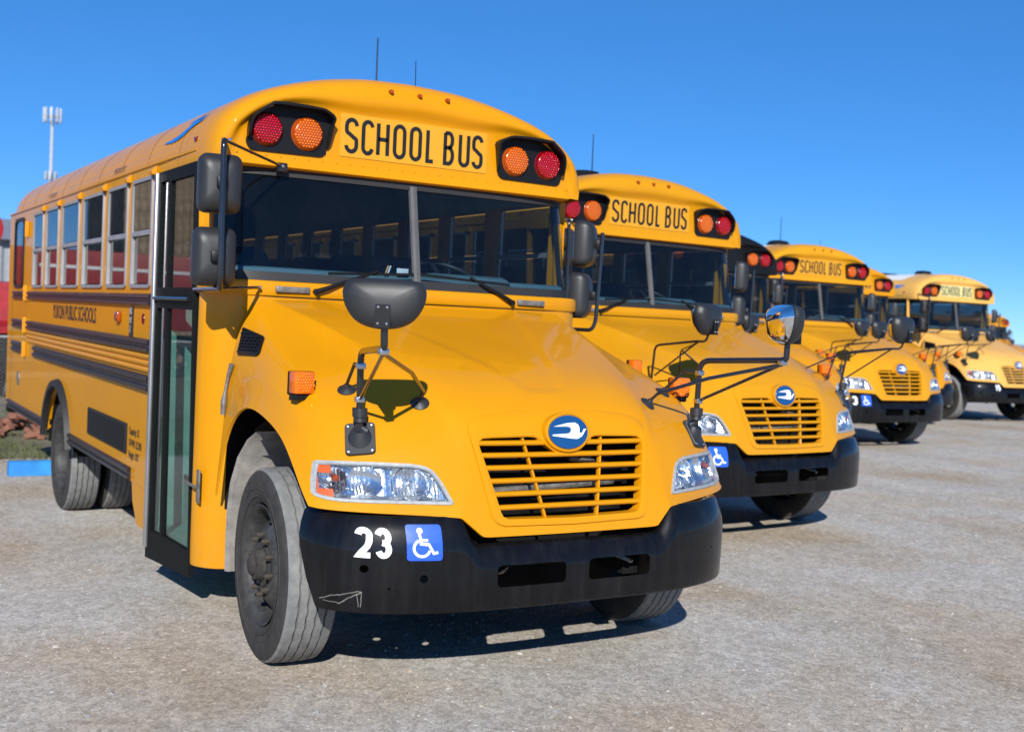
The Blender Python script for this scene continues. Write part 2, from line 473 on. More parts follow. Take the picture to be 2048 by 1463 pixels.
# ------------------------------------------------------------------ bus: shared shapes
HL_OUT = [(1.132, 1.049), (1.06, 1.053), (.93, 1.055), (.776, 1.053), (.723, 1.046), (.688, 1.03), (.665, 1.003), (.643, .962), (.611, .895), (.608, .883),
          (.625, .877), (.776, .879), (.949, .878), (1.065, .879), (1.12, .886), (1.156, .898), (1.165, .911), (1.156, .976), (1.143, 1.035)]
def half_to_full(h): return h + [(-x, z) for x, z in reversed(h) if abs(x) > 1e-6]
GR_OUT = half_to_full([(0, 1.296), (.24, 1.285), (.41, 1.264), (.475, 1.245), (.505, 1.205), (.472, 1.0), (.437, .825), (.415, .793), (.385, .780), (0, .772)])
GR_OPEN = half_to_full([(0, 1.083), (.06, 1.093), (.105, 1.123), (.135, 1.153), (.165, 1.166), (.2, 1.168), (.43, 1.162), (.455, 1.155), (.462, 1.138), (.385, .832), (.372, .817), (.35, .812), (0, .806)])
def scoop_w(y): return 0.12 + max(0.0, (y - 0.40)) * 0.36

def me_hood():
    bm = bmesh.new(); bm.from_mesh(HOOD_FULL)
    cut = inset_poly(HL_OUT, 0.014); gc = half_to_full([(0, 1.10), (.12, 1.15), (.2, 1.18), (.465, 1.175), (.475, 1.15), (.398, .82), (.37, .802), (0, .796)])
    dead = []
    for f in bm.faces:
        c = f.calc_center_median()
        if c.y < 0.62 and (in_poly(abs(c.x), c.z, cut) or (c.y < 0.4 and in_poly(c.x, c.z, gc))): dead.append(f)
    bmesh.ops.delete(bm, geom=dead, context='FACES')
    for v in bm.verts:
        x, y, z = v.co
        if 0.34 < y < 1.72 and abs(x) < 0.8 and z > 1.2:
            e = min(1, max(0, (scoop_w(y) - abs(x)) / 0.035)); e2 = min(1, max(0, (y - 0.37) / 0.05))
            k = e * e2; k = k * k * (3 - 2 * k)
            v.co.z -= 0.007 * k
    bmesh.ops.recalc_face_normals(bm, faces=bm.faces[:])
    me = bpy.data.meshes.new('hood'); bm.to_mesh(me); bm.free()
    o = bpy.data.objects.new('tmp', me); COL.objects.link(o)
    s = o.modifiers.new('s', 'SOLIDIFY'); s.thickness = 0.012; s.offset = -1.0
    dg = bpy.context.evaluated_depsgraph_get(); m2 = bpy.data.meshes.new_from_object(o.evaluated_get(dg)); bpy.data.objects.remove(o)
    m2.shade_smooth(); m2.set_sharp_from_angle(angle=radians(40)); m2.materials.clear(); m2.materials.append(None)
    return m2

def radial(poly, c, N):
    out = []
    for k in range(N):
        a = 2 * pi * k / N; dx, dz = sin(a), cos(a); best = 0
        for i in range(len(poly)):
            (x1, z1), (x2, z2) = poly[i], poly[(i + 1) % len(poly)]
            x1 -= c[0]; x2 -= c[0]; z1 -= c[1]; z2 -= c[1]
            ex, ez = x2 - x1, z2 - z1; den = dx * ez - dz * ex
            if abs(den) < 1e-12: continue
            t = (x1 * ez - z1 * ex) / den; u = (x1 * dz - z1 * dx) / den
            if t > 0 and -1e-6 <= u <= 1 + 1e-6: best = max(best, t)
        out.append((c[0] + dx * best, c[1] + dz * best))
    return out
def lerp2(a, b, t): return (a[0] + (b[0] - a[0]) * t, a[1] + (b[1] - a[1]) * t)
def me_grille_frame():
    N = 128; c = (0, 0.98); O = radial(GR_OUT, c, N); I = radial(GR_OPEN, c, N)
    rings = []
    for t, off in ((-0.0, -0.004), (0.02, 0.004), (0.10, 0.009), (0.4, 0.010), (0.75, 0.010), (0.95, 0.008), (1.0, 0.002)):
        rings.append([on_hood(*lerp2(o, i, t), off) for o, i in zip(O, I)])
    rings.append([p + Vector((0, 0.05, 0)) for p in rings[-1]])
    mb = MB().loft(rings)
    return mb.mesh('grille_frame', 30)
def half_w(z): return 0.385 + (z - 0.832) / (1.138 - 0.832) * 0.077
def me_slat(z):
    mb = MB(); w = half_w(z) + 0.008; rings = []
    for k in range(25):
        x = -w + 2 * w * k / 24; y = hood_y(x, z)[0]
        a, b = 0.0130, 0.018
        rings.append([(x, y + .004 + b * (1 - cos(t)) - 0.008, z + a * sin(t)) for t in [2 * pi * i / 10 for i in range(10)]])
    return mb.loft(rings, True, True).mesh('grille_slat')
def me_vbar():
    pts = [(0.224 + (0.144 - 0.224) * k / 8, 1.172 + (0.806 - 1.172) * k / 8) for k in range(9)]
    rings = []
    for x, z in pts:
        y = hood_y(x, z)[0]
        rings.append([(x + .0075 * cos(t), y + .024 + .016 * sin(t), z) for t in [2 * pi * i / 8 for i in range(8)]])
    return MB().loft(rings, True, True).mesh('grille_bar')
EMB = Matrix.Translation((0, 0.178, 1.192)) @ Matrix.Rotation(radians(-10), 4, 'X')
def ellipse(rx, rz, n=48): return [(rx * cos(2 * pi * k / n), rz * sin(2 * pi * k / n)) for k in range(n)]
def dome(rx, rz, prof):
    """elliptical stack: prof = [(scale, y)]"""
    return [[EMB @ Vector((x * s, y, z * s)) for x, z in ellipse(rx, rz)] for s, y in prof]
def me_emblem_boss(): return MB().loft(dome(.127, .095, [(1.0, .05), (1.0, .012), (.97, .003), (.90, .0), (.86, .004)]), True, True).mesh('emblem_surround')
def me_emblem(): return MB().loft(dome(.110, .079, [(1.0, .012), (1.0, -.001), (.97, -.004), (.5, -.006)]), True, True).mesh('emblem')
BIRD = [(697, 657), (800, 637), (860, 634), (885, 645), (895, 665), (893, 690), (903, 700), (918, 690), (930, 672), (948, 672), (935, 685), (922, 705), (905, 720), (875, 732), (840, 730), (690, 712), (692, 704), (790, 700), (818, 697), (832, 680), (826, 662), (800, 657)]
def me_bird():
    pl = [((x - 816) / 138 * .102, -(z - 690) / 102 * .080) for x, z in BIRD]
    return MB().plate(pl, [], lambda x, z: EMB @ Vector((x, -.0085, z)), lambda x, z: EMB @ Vector((x, -.004, z))).mesh('emblem_bird', 0)

def zrange(poly, x):
    zs = []
    for i in range(len(poly)):
        (x1, z1), (x2, z2) = poly[i], poly[(i + 1) % len(poly)]
        if (x1 - x) * (x2 - x) <= 0 and abs(x2 - x1) > 1e-9: zs.append(z1 + (z2 - z1) * (x - x1) / (x2 - x1))
    return min(zs), max(zs)
HL_RND = round_poly(HL_OUT, 0.01, 2)
HL_IN = inset_poly(HL_RND, 0.019)
def me_hl_bezel():
    I1 = inset_poly(HL_RND, 0.003); rings = [[on_hood(*p, -.006) for p in HL_RND], [on_hood(*p, .007) for p in I1], [on_hood(*p, .008) for p in inset_poly(HL_RND, 0.014)], [on_hood(*p, .002) for p in HL_IN], [on_hood(*p, -.02) for p in HL_IN]]
    return MB().loft(rings).mesh('headlight_bezel', 30)
def me_hl_grid(off, nx=40, nz=14, back=False):
    x0 = min(p[0] for p in HL_IN) + .002; x1 = max(p[0] for p in HL_IN) - .002; rings = []
    for i in range(nx + 1):
        x = x0 + (x1 - x0) * i / nx; a, b = zrange(HL_IN, x); row = []
        for j in range(nz + 1):
            z = a + (b - a) * j / nz
            if not back: row.append(on_hood(x, z, off)); continue
            e = min(j, nz - j, i, nx - i) / 2.0; dep = 0.012 + 0.026 * min(1, e)
            dep += .0022 * sin(x * 420)
            for (cx, cz, R, D) in ((.775, .965, .088, .050), (.955, .965, .066, .040), (1.075, .962, .058, .040)):
                q = ((x - cx) ** 2 + (z - cz) ** 2) / R ** 2
                if q < 1: dep += D * (1 - q)
            row.append(on_hood(x, z, 0) + Vector((-.25 * dep, dep, 0)))
        rings.append(row)
    return MB().loft(rings, False).mesh('headlight_reflector' if back else 'headlight_lens', 60 if not back else 25)
def me_hl_rim(cx, cz, R):
    y = hood_y(cx, cz)[0]; ring = []
    rings = []
    for s, off in ((1.0, .030), (1.04, .016), (1.0, .012), (.94, .022)):
        rings.append([(cx + R * s * cos(t), hood_y(cx + R * s * cos(t), cz + R * s * sin(t))[0] + off, cz + R * s * sin(t)) for t in [2 * pi * k / 32 for k in range(32)]])
    return MB().loft(rings).mesh('lamp_ring', 40)
def me_bulb(cx, cz, r, L):
    y = hood_y(cx, cz)[0]
    return MB().lathe([(y + .02, r * .3), (y + .024, r * .8), (y + .034, r), (y + .034 + L, r), (y + .04 + L, r * .5)], 12, 'Y', (cx, 0, cz), True).mesh('bulb')
def me_hl_orange():
    mb = MB()
    for (xa, xb, za, zb) in ((1.085, 1.140, 1.000, 1.036), (1.085, 1.150, .900, .934), (1.134, 1.146, .936, .998)):
        n = 4
        mb.loft([[on_hood(xa + (xb - xa) * i / n, za, -.004), on_hood(xa + (xb - xa) * i / n, zb, -.004)] for i in range(n + 1)], False)
    return mb.mesh('side_reflector')

# bumper
BP = crom([(0, .05), (.3, .053), (.5, .064), (.7, .095), (.88, .152), (1.02, .232), (1.115, .33), (1.17, .43), (1.192, .53)], 8)
def bump_top(x):
    t = min(1, max(0, (abs(x) - .50) / .11)); t = t * t * (3 - 2 * t); return .705 + (.832 - .705) * t
def bump_path(n=44):
    L = [0]
    for a, b in zip(BP, BP[1:]): L.append(L[-1] + (b - a).length)
    def at(s):
        s = min(max(s, 0), L[-1])
        for i in range(len(L) - 1):
            if s <= L[i + 1] + 1e-9:
                t = (s - L[i]) / (L[i + 1] - L[i]); p = BP[i].lerp(BP[i + 1], t); tg = (BP[i + 1] - BP[i]).normalized(); return p, Vector((tg.y, -tg.x))
    return L[-1], at
def me_bumper_shell():
    Ltot, at = bump_path(); N = 60
    def ring(q, th):
        out = []
        for (nn, t) in ((-.030, -.01), (-.006, .0), (0, .03), (.004, .3), (.004, .62), (-.002, .74), (-.018, .86), (-.040, .97), (-.055, 1.0), (-.075, 1.0)):
            end = Ltot * (1.0 - 0.115 * (1 - min(1, max(0, t))) ** 1.3)
            p, nr = at(abs(q) * end); nr = Vector((nr.x, nr.y))
            x = p.x; zt = bump_top(x); z = .418 + (zt - .418) * t
            w = p + nr * (nn - th)
            out.append(Vector((w.x * (1 if q >= 0 else -1), w.y, z + (th * 0.3 if t > .9 else 0) * -1)))
        return out
    rings = []
    for k in range(-N, N + 1):
        q = k / N; o = ring(q, 0.0); i = ring(q, 0.007); rings.append(o + list(reversed(i)))
    return MB().loft(rings, True, True)
def boolean_cut(me, cutters):
    o = bpy.data.objects.new('tmp', me); COL.objects.link(o); c = bpy.data.objects.new('tmpc', cutters); COL.objects.link(c)
    m = o.modifiers.new('b', 'BOOLEAN'); m.object = c; m.operation = 'DIFFERENCE'; m.solver = 'EXACT'
    dg = bpy.context.evaluated_depsgraph_get(); m2 = bpy.data.meshes.new_from_object(o.evaluated_get(dg))
    bpy.data.objects.remove(o); bpy.data.objects.remove(c)
    m2.materials.clear(); m2.materials.append(None); return m2
_bs = me_bumper_shell()
_bt = me_bumper_shell().mesh('t', 0); _b2 = bmesh.new(); _b2.from_mesh(_bt); bmesh.ops.triangulate(_b2, faces=_b2.faces[:]); BUMP_BVH = BVHTree.FromBMesh(_b2)
def on_bump(x, z, off=0.0):
    h = BUMP_BVH.ray_cast(Vector((x, -2, z)), Vector((0, 1, 0)))
    if h[0] is None: return Vector((x, .4, z))
    n = h[1] if h[1].y < 0 else -h[1]
    return h[0] + n * off
def me_bumper():
    shell = _bs.mesh('bumper', 0)
    cb = MB()
    def cut(pl, y0=-.2, y1=.5): cb.plate(pl, [], lambda x, z: Vector((x, y0, z)), lambda x, z: Vector((x, y1, z)))
    for s in (1, -1): cut(rrect(.36, .098, .022, 4, s * .244, .568))
    for (x, z, r) in ((-.998, .612, .017), (-.762, .572, .018), (-.90, .53, .006), (.9, .6, .006), (-.80, .745, .006)):
        cut([(x + r * cos(2 * pi * k / 14), z + r * sin(2 * pi * k / 14)) for k in range(14)])
    me = boolean_cut(shell, cb.mesh('cutters', 0)); me.shade_smooth(); me.set_sharp_from_angle(angle=radians(30)); return me

# front cap
ROOF = [(1.215, 2.49), (1.217, 2.555), (1.195, 2.66), (1.125, 2.78), (.95, 2.905), (.65, 3.013), (.33, 3.075), (0, 3.092)]
_rh = crom([(x, z, 0) for x, z in ROOF], 6)
ROOFL = [(-v.x, v.y) for v in _rh] + [(v.x, v.y) for v in reversed(_rh[:-1])]     # from left bottom over the top to right bottom
def off_roof(dd, brow=False):
    n = len(ROOFL); out = []
    for i, (x, z) in enumerate(ROOFL):
        a = Vector(ROOFL[max(i - 1, 0)]); b = Vector(ROOFL[min(i + 1, n - 1)]); t = (b - a).normalized(); nr = Vector((t.y, -t.x))
        k = dd
        if brow: q = min(1, max(0, abs(x) - .28) / .67); q = q * q * (3 - 2 * q); k = dd * (1 - .52 * q)
        p = Vector((x, z)) + nr * k; out.append((p.x, max(2.49, p.y)))
    return out
CAPY = 1.925
def me_cap():
    mb = MB(); rings = []
    for dd, y in ((0, 2.46), (0, 2.14), (.006, 2.07), (.022, 2.00), (.050, 1.945), (.085, 1.912), (.125, 1.893), (.155, 1.888), (.175, 1.889), (.195, 1.896), (.215, 1.910), (.235, 1.920), (.255, CAPY)):
        pl = off_roof(dd, True); row = []
        for (x, z) in pl:
            yy = y
            k = min(1, max(0, (z - 2.52) / 0.2))
            if dd > .05: yy = y + (1 - k) * (CAPY - 0.006 - y) if dd < .2 else y + (1 - k) * (CAPY - .004 - y)
            row.append((x, yy, z))
        rings.append(row)
    inner = rings[-1]
    for t in (.15, .3, .45, .6, .75, .9):
        rings.append([(x, CAPY - (0.004 if t > .8 else 0), z + (2.505 - z) * t if z > 2.505 else z) for (x, y, z) in inner])
    rings.append([(x, CAPY - .016, 2.502) for (x, y, z) in inner])
    rings.append([(x, CAPY - .020, 2.492) for (x, y, z) in inner])
    rings.append([(x, CAPY - .012, 2.484) for (x, y, z) in inner])
    rings.append([(x, CAPY + .10, 2.480) for (x, y, z) in inner])
    mb.loft(rings, False)
    return mb.mesh('front_cap', 50, weld=0.0008)
FL_OUT = [(-1.034, 2.611), (-1.013, 2.572), (-.986, 2.566), (-.594, 2.569), (-.567, 2.591), (-.565, 2.618), (-.551, 2.738), (-.547, 2.785), (-.595, 2.815), (-.658, 2.825), (-.88, 2.824), (-.92, 2.811), (-.984, 2.765), (-1.015, 2.724), (-1.022, 2.651)]
def me_flasher_panel():
    pl = round_poly(FL_OUT, .02, 3)
    return MB().plate(pl, [], lambda x, z: Vector((x, CAPY - .012, z)), lambda x, z: Vector((x, CAPY + .02, z))).mesh('flasher_panel', 30)
def me_flasher_visor():
    path = crom([(*p, 0) for p in FL_OUT[5:] + [(-1.02, 2.63)]], 3); n = len(path); rings = []
    for i, p in enumerate(path):
        t = i / (n - 1); e = max(0.0, sin(pi * min(1, max(0, t)))) ** 0.55; dep = .012 + .088 * e
        c = Vector((-.79, 2.69)); q = Vector((p.x, p.y)); o = (q - c).normalized()
        out = q + o * .004; inn = q - o * .004
        tip = q + o * .010
        rings.append([(out.x, CAPY, out.y), (tip.x, CAPY - dep, tip.y), (inn.x, CAPY - dep, inn.y - .002), (inn.x, CAPY, inn.y)])
    return MB().loft(rings, True, True).mesh('flasher_visor', 40)
def me_lens(r=.089, h=.03):
    prof = [(0.014, r * 1.06), (.0, r * 1.06), (-.004, r), (-.018, r * .97), (-.026, r * .86), (-.031, r * .6), (-.033, r * .25)]
    return MB().lathe(prof, 36, 'Y', (0, 0, 0), True).mesh('flasher_lens', 50)
def me_lens_facets(r=.080):
    mb = MB(); k = 0
    s = .0165
    for i in range(-7, 8):
        for j in range(-7, 8):
            x = (i + .5 * (j % 2)) * s; z = j * s * .87
            rad = sqrt(x * x + z * z)
            if rad > r: continue
            y = -.0335 + .0090 * (rad / r) ** 2.4
            mb.loft([[(x + q * cos(a), y + yy, z + q * sin(a)) for a in [2 * pi * m / 6 for m in range(6)]] for q, yy in ((s * .42, .003), (s * .30, -.0025), (s * .1, -.0042))], True, True)
    return mb.mesh('lens_facets', 60)

# windshield and cowl plan path (offset from the middle, half)
WPL = [(0, 0), (.3, .002), (.6, .005), (.85, .014), (1.0, .032), (1.085, .066), (1.135, .118), (1.157, .175), (1.165, .24)]
_wp = crom([(x, y, 0) for x, y in WPL], 5)
def wpath(x0, sgn=1):
    out = [(v.x * sgn, v.y) for v in _wp if v.x > x0 + .004]; return [(x0 * sgn, 0.0)] + out
def ws_pt(x, yo, t, off=0.0):
    """t = 0 at the bottom edge of the glass, 1 at the top"""
    return Vector((x * (1 - .012 * t), 1.832 + .118 * t + yo - off, 1.872 + (2.482 - 1.872) * t))
def me_ws_glass():
    p = wpath(.022)
    return MB().loft([[ws_pt(x, y, k / 8) for x, y in p] for k in range(9)], False).mesh('windshield', 60)
def band(path, t0, t1, off, th=.02):
    """strip of rubber along the windshield path"""
    return [[ws_pt(x, y, t0, off), ws_pt(x, y, t1, off), ws_pt(x, y, t1, off - th), ws_pt(x, y, t0, off - th)] for x, y in path]
def me_ws_gasket():
    mb = MB(); full = [(-x, y) for x, y in reversed(wpath(0)[1:])] + wpath(0)
    mb.loft(band(full, -.025, .055, .012, .03), True, True)
    mb.loft(band(full, .935, 1.02, .010, .03), True, True)
    for s in (1, -1):
        x, y = _wp[-1].x * s, _wp[-1].y; x2, y2 = _wp[-4].x * s, _wp[-4].y
        mb.loft([[ws_pt(x2, y2 - .006, k / 4, .006), ws_pt(x + .006 * s, y, k / 4, .0), ws_pt(x, y + .03, k / 4, 0), ws_pt(x2 - .01 * s, y2 + .02, k / 4, 0)] for k in range(5)], True, True)
    return mb.mesh('windshield_gasket', 40)
def me_ws_divider():
    mb = MB(); rings = []
    for k in range(6):
        t = .03 + .94 * k / 5; w = .026
        rings.append([ws_pt(-w, 0, t, .0), ws_pt(-w * .8, 0, t, .016), ws_pt(-.004, 0, t, .019), ws_pt(0, 0, t, .014), ws_pt(.004, 0, t, .019), ws_pt(w * .8, 0, t, .016), ws_pt(w, 0, t, 0)])
    return mb.loft(rings, True, True).mesh('windshield_divider', 30)
CPL = [(0, 1.815), (.5, 1.818), (.8, 1.824), (.97, 1.836), (1.09, 1.862), (1.165, 1.91), (1.203, 1.965), (1.217, 2.005), (1.22, 2.035)]
_cp = crom([(x, y, 0) for x, y in CPL], 5)
CFULL = [(-v.x, v.y) for v in reversed(_cp[1:])] + [(v.x, v.y) for v in _cp]
def cshift(x, y, dd):
    n = Vector((x, (y - 2.3))).normalized() if abs(x) > .9 else Vector((0, -1)); 
    k = min(1, max(0, (abs(x) - .8) / .2)); nn = (Vector((0, -1)) * (1 - k) + n * k).normalized(); return x + nn.x * dd, y + nn.y * dd
def me_cowl():
    mb = MB(); rings = []
    for z, dd in ((.275, -.03), (.272, .0), (.285, .004), (.6, .004), (1.2, .004), (1.70, .002), (1.775, .002)):
        rings.append([(*cshift(x, y, dd), z) for x, y in CFULL])
    for sg in (-1, 1): mb.loft([[p for p in r if p[0] * sg > 1.085] for r in rings[3:5]], False); mb.loft([[p for p in r if p[0] * sg > .985] for r in rings[:4]], False)
    mb.loft(rings[4:], False)
    return mb.mesh('cowl', 40)
def me_firewall():
    return MB().loft([[(*cshift(x, y, .001), z) for x, y in CFULL if abs(x) < 1.13] for z in (.3, 1.195)], False).mesh('firewall', 40)
def me_cowl_top():
    mb = MB(); rings = []
    for z, dd in ((1.772, -.01), (1.774, .016), (1.782, .020), (1.835, .018), (1.850, .012), (1.856, .0), (1.856, -.05)):
        rings.append([(*cshift(x, y, dd), z) for x, y in CFULL])
    mb.loft(rings, False)
    return mb.mesh('cowl_lip', 40)
def me_rivets(where):
    mb = MB(); P = []
    if where == 'cap': P = [((-1.08 + 2.16 * k / 26, CAPY - .004, 2.548), 'Y', -1) for k in range(27)]
    else:
        for z in (2.605, 2.665): P += [(tuple(roof_pt(2.62 + .085 * k, z, .001)), 'X', -1) for k in range(72)]
    for p, ax, s in P: mb.lathe([(0, .0065), (-.0025, .005), (-.0035, .002)], 7, ax, p, True)
    return mb.mesh('rivets', 50)
def me_pillar():
    # yellow A pillar behind the curved end of the glass
    rings = []
    for z in (1.85, 2.1, 2.49):
        t = (z - 1.872) / .61; y0 = .118 * t
        rings.append([(-1.160, 2.075 + y0 * .6, z), (-1.19, 2.08 + y0 * .5, z), (-1.210, 2.11 + y0 * .3, z), (-1.218, 2.16 + y0 * .1, z), (-1.17, 2.17 + y0 * .1, z), (-1.15, 2.11 + y0 * .5, z)])
    return MB().loft(rings, True, True).mesh('windshield_pillar', 40)

# side walls
WIN = [(3.12, 3.63), (3.78, 4.36), (4.53, 5.25), (5.44, 6.14), (6.33, 6.92), (7.10, 7.62)]
def side(x):  # 2-D (y, z) -> outer face
    return lambda y, z: Vector((x, y, z))
def arch_pts(cy, cz, r, zb, n=18):
    a0 = math.asin((zb - cz) / r); return [(cy + r * cos(a), cz + r * sin(a)) for a in [a0 + (pi - 2 * a0) * k / n for k in range(n + 1)]]
def me_wall(door):
    y0 = 3.03 if door else 2.13
    arch = list(reversed(arch_pts(6.15, .40, .575, .53)))     # front to rear... built from front
    outer = [(y0, .53)] + arch + [(9.16, .53), (9.20, .60), (9.20, 2.575), (y0, 2.575)]
    outer[1:1] = [(y0 + .34, .53)] if door else []
    holes = []
    wins = WIN + [(8.22, 8.80)] if door else [(2.25, 2.95)] + [(3.12 + .735 * k, 3.12 + .735 * k + .60) for k in range(8)]
    for (a, b) in wins: holes.append(rrect(b - a, .69, .03, 3, (a + b) / 2, 2.15))
    xo, xi = (-1.22, -1.175)
    return MB().plate(outer, holes, lambda y, z: Vector((xo, y, z)), lambda y, z: Vector((xi, y, z))).mesh('side_wall', 20)
def me_skirt(): return MB().plate([(3.02, .27), (3.30, .27), (3.42, .40), (3.46, .528), (3.02, .528)], [], lambda y, z: Vector((-1.215, y, z)), lambda y, z: Vector((-1.185, y, z))).mesh('front_skirt', 20)
def me_rail(y0, y1, z0, z1, dep=.028):
    h = z1 - z0; prof = [(0, 0), (.55, 0.04), (1, .12), (1, .34), (.45, .44), (.45, .56), (1, .66), (1, .88), (.55, .96), (0, 1)]
    return MB().loft([[(-1.22 - dep * a + .002, y, z0 + h * b) for a, b in prof] for y in (y0, y1)], False).plate([(a, b) for a, b in prof], [], lambda a, b: Vector((-1.22 - dep * a + .002, y0, z0 + h * b))).plate([(a, b) for a, b in prof], [], lambda a, b: Vector((-1.22 - dep * a + .002, y1, z0 + h * b))).mesh('rub_rail', 40, weld=.0005)
def me_rib(y0, y1, z):
    return MB().loft([[(-1.219 - .016 * sin(pi * k / 8), y, z + .019 * cos(pi * k / 8)) for k in range(9)] for y in (y0, y1)], False).mesh('pressed_rib', 60)
def me_roof():
    mb = MB(); rings = []
    for y, s in ((2.455, 0), (8.80, 0), (8.98, .012), (9.10, .04), (9.17, .08), (9.20, .13)):
        rings.append([(x, y, z) for x, z in off_roof(s)])
    return mb.loft(rings, False).mesh('roof', 40)
def me_roof_panel():
    pl = [(x, z) for x, z in off_roof(-.004) if abs(x) < .93]
    pl2 = [(x, z - .006) for x, z in pl]
    return MB().loft([[(x, y, z) for x, z in pl] + [(x, y, z) for x, z in reversed(pl2)] for y in (2.62, 8.95)], True, True).mesh('roof_panel', 40)
def me_roof_bow():
    pl = off_roof(-.0018)
    return MB().loft([[(x, -.022, z), (x, .022, z)] for x, z in pl], False).mesh('roof_bow', 60)
def me_headliner():
    pl = off_roof(.05)
    return MB().loft([[(x, y, z) for x, z in pl] for y in (2.1, 9.1)], False).mesh('headliner', 60)
def me_gutter(): return MB().loft([[(-1.216, y, 2.580), (-1.216 - w, y, 2.578), (-1.216 - w, y, 2.566), (-1.216, y, 2.560)] for y, w in ((2.2, .004), (3.0, .014), (9.18, .016))], True, True).mesh('rain_gutter', 30)
def me_rear():
    out = [(x, z) for x, z in off_roof(.1)]; lo = [(1.2, 1.0), (1.2, .55), (-1.2, .55), (-1.2, 1.0)]
    holes = [rrect(.8, .62, .05, 3, 0, 2.1)] + [rrect(.45, .55, .05, 3, s * .82, 2.15) for s in (1, -1)]
    return MB().plate(out + lo, holes, lambda x, z: Vector((x, 9.2, z)), lambda x, z: Vector((x, 9.16, z))).mesh('rear_wall', 20)
def me_win_frame(w):
    o = rrect(w + .016, .705, .03, 3); i = rrect(w - .03, .66, .02, 3)
    mb = MB().plate(o, [i], lambda y, z: Vector((-.012, y, z)), lambda y, z: Vector((.02, y, z)))
    mb.box((0.0, 0, .0), (.022, w - .03, .034), bev=.004)
    return mb.mesh('window_frame', 20)
def me_pane(w, h): return MB().plate(rrect(w, h, .015, 2), [], lambda y, z: Vector((-.003, y, z)), lambda y, z: Vector((.003, y, z))).mesh('pane', 0)
def me_drip(): return MB().plate([(0, 0), (.03, 0), (.035, .02), (.012, .05), (0, .05)], [], lambda a, z: Vector((-a, -.035, z)), lambda a, z: Vector((-a, .035, z))).mesh('window_drip', 20)

# wheels (axis along X, outside at -X)
def me_tread():
    mb = MB(); n = 144; cols = []
    gx = (-.066, -.022, .022, .066)
    cols.append((-.118, .452, 0)); cols.append((-.108, .463, 0))
    for g in gx:
        cols += [(g - .005, .4695 - abs(g) * .03, 1), (g - .0034, .454, 1), (g + .0034, .454, 1), (g + .005, .4695 - abs(g) * .03, 1)]
    cols += [(.108, .463, 0), (.118, .452, 0)]
    rings = []
    for (x, rad, zz) in cols:
        rings.append([(x + (zz * .0016 * (1 if (k // 2) % 2 else -1)), rad * cos(2 * pi * k / n), rad * sin(2 * pi * k / n)) for k in range(n)])
    return mb.loft(rings).mesh('tread', 30)
def me_tyre():
    prof = [(-.09, .284), (-.108, .292), (-.122, .315), (-.131, .35), (-.134, .385), (-.131, .42), (-.124, .443), (-.117, .4525)]
    mb = MB().lathe(prof, 72); mb.lathe([(-x, q) for x, q in prof], 72)
    mb.lathe([(-.132, .362), (-.1355, .364), (-.1355, .367), (-.132, .369)], 72); mb.lathe([(-.1285, .325), (-.131, .328), (-.131, .331), (-.13, .334)], 72)
    return mb.mesh('tyre', 50)
def me_rim(front):
    mb = MB(); mb.lathe([(-.100, .278), (-.112, .288), (-.118, .291), (-.120, .287), (-.112, .278), (-.095, .268), (-.05, .258), (.10, .25)], 72)
    n, m = 110, 9; rings = []
    def prof(t):
        r = .262 + (.10 - .262) * t
        if front: x = -.028 - .072 * (min(1, t / .62)) ** 1.3
        else: x = -.02 + .075 * min(1, t / .5) ** .8
        return x, r
    V = [[mb.bm.verts.new((prof(i / m)[0], prof(i / m)[1] * cos(2 * pi * k / n), prof(i / m)[1] * sin(2 * pi * k / n))) for k in range(n)] for i in range(m + 1)]
    for i in range(m):
        for k in range(n):
            q = [V[i][k], V[i][(k + 1) % n], V[i + 1][(k + 1) % n], V[i + 1][k]]
            c = sum((v.co for v in q), Vector()) / 4; r = sqrt(c.y ** 2 + c.z ** 2); a = atan2(c.z, c.y)
            per = 2 * pi / 5; da = (a + (.35 if front else 0)) % per - per / 2
            if ((r - .222) / .026) ** 2 + (da * .222 / .048) ** 2 < 1: continue
            mb.bm.faces.new(q)
    return mb.mesh('rim', 40)
def me_hub(front):
    if front: pr = [(-.095, .105), (-.108, .103), (-.110, .078), (-.135, .074), (-.150, .070), (-.155, .050), (-.168, .046), (-.174, .035), (-.175, .01)]
    else: pr = [(.06, .11), (.04, .108), (.035, .085), (-.03, .08), (-.06, .075), (-.065, .06), (-.066, .01)]
    return MB().lathe(pr, 32, caps=True).mesh('hub', 40)
def me_nut(front):
    x0, x1 = (-.094, -.135) if front else (.055, .02)
    return MB().lathe([(x0, .015), ((x0 * .4 + x1 * .6), .015), (x1, .010)], 6, caps=True).mesh('lug_nut', 30)
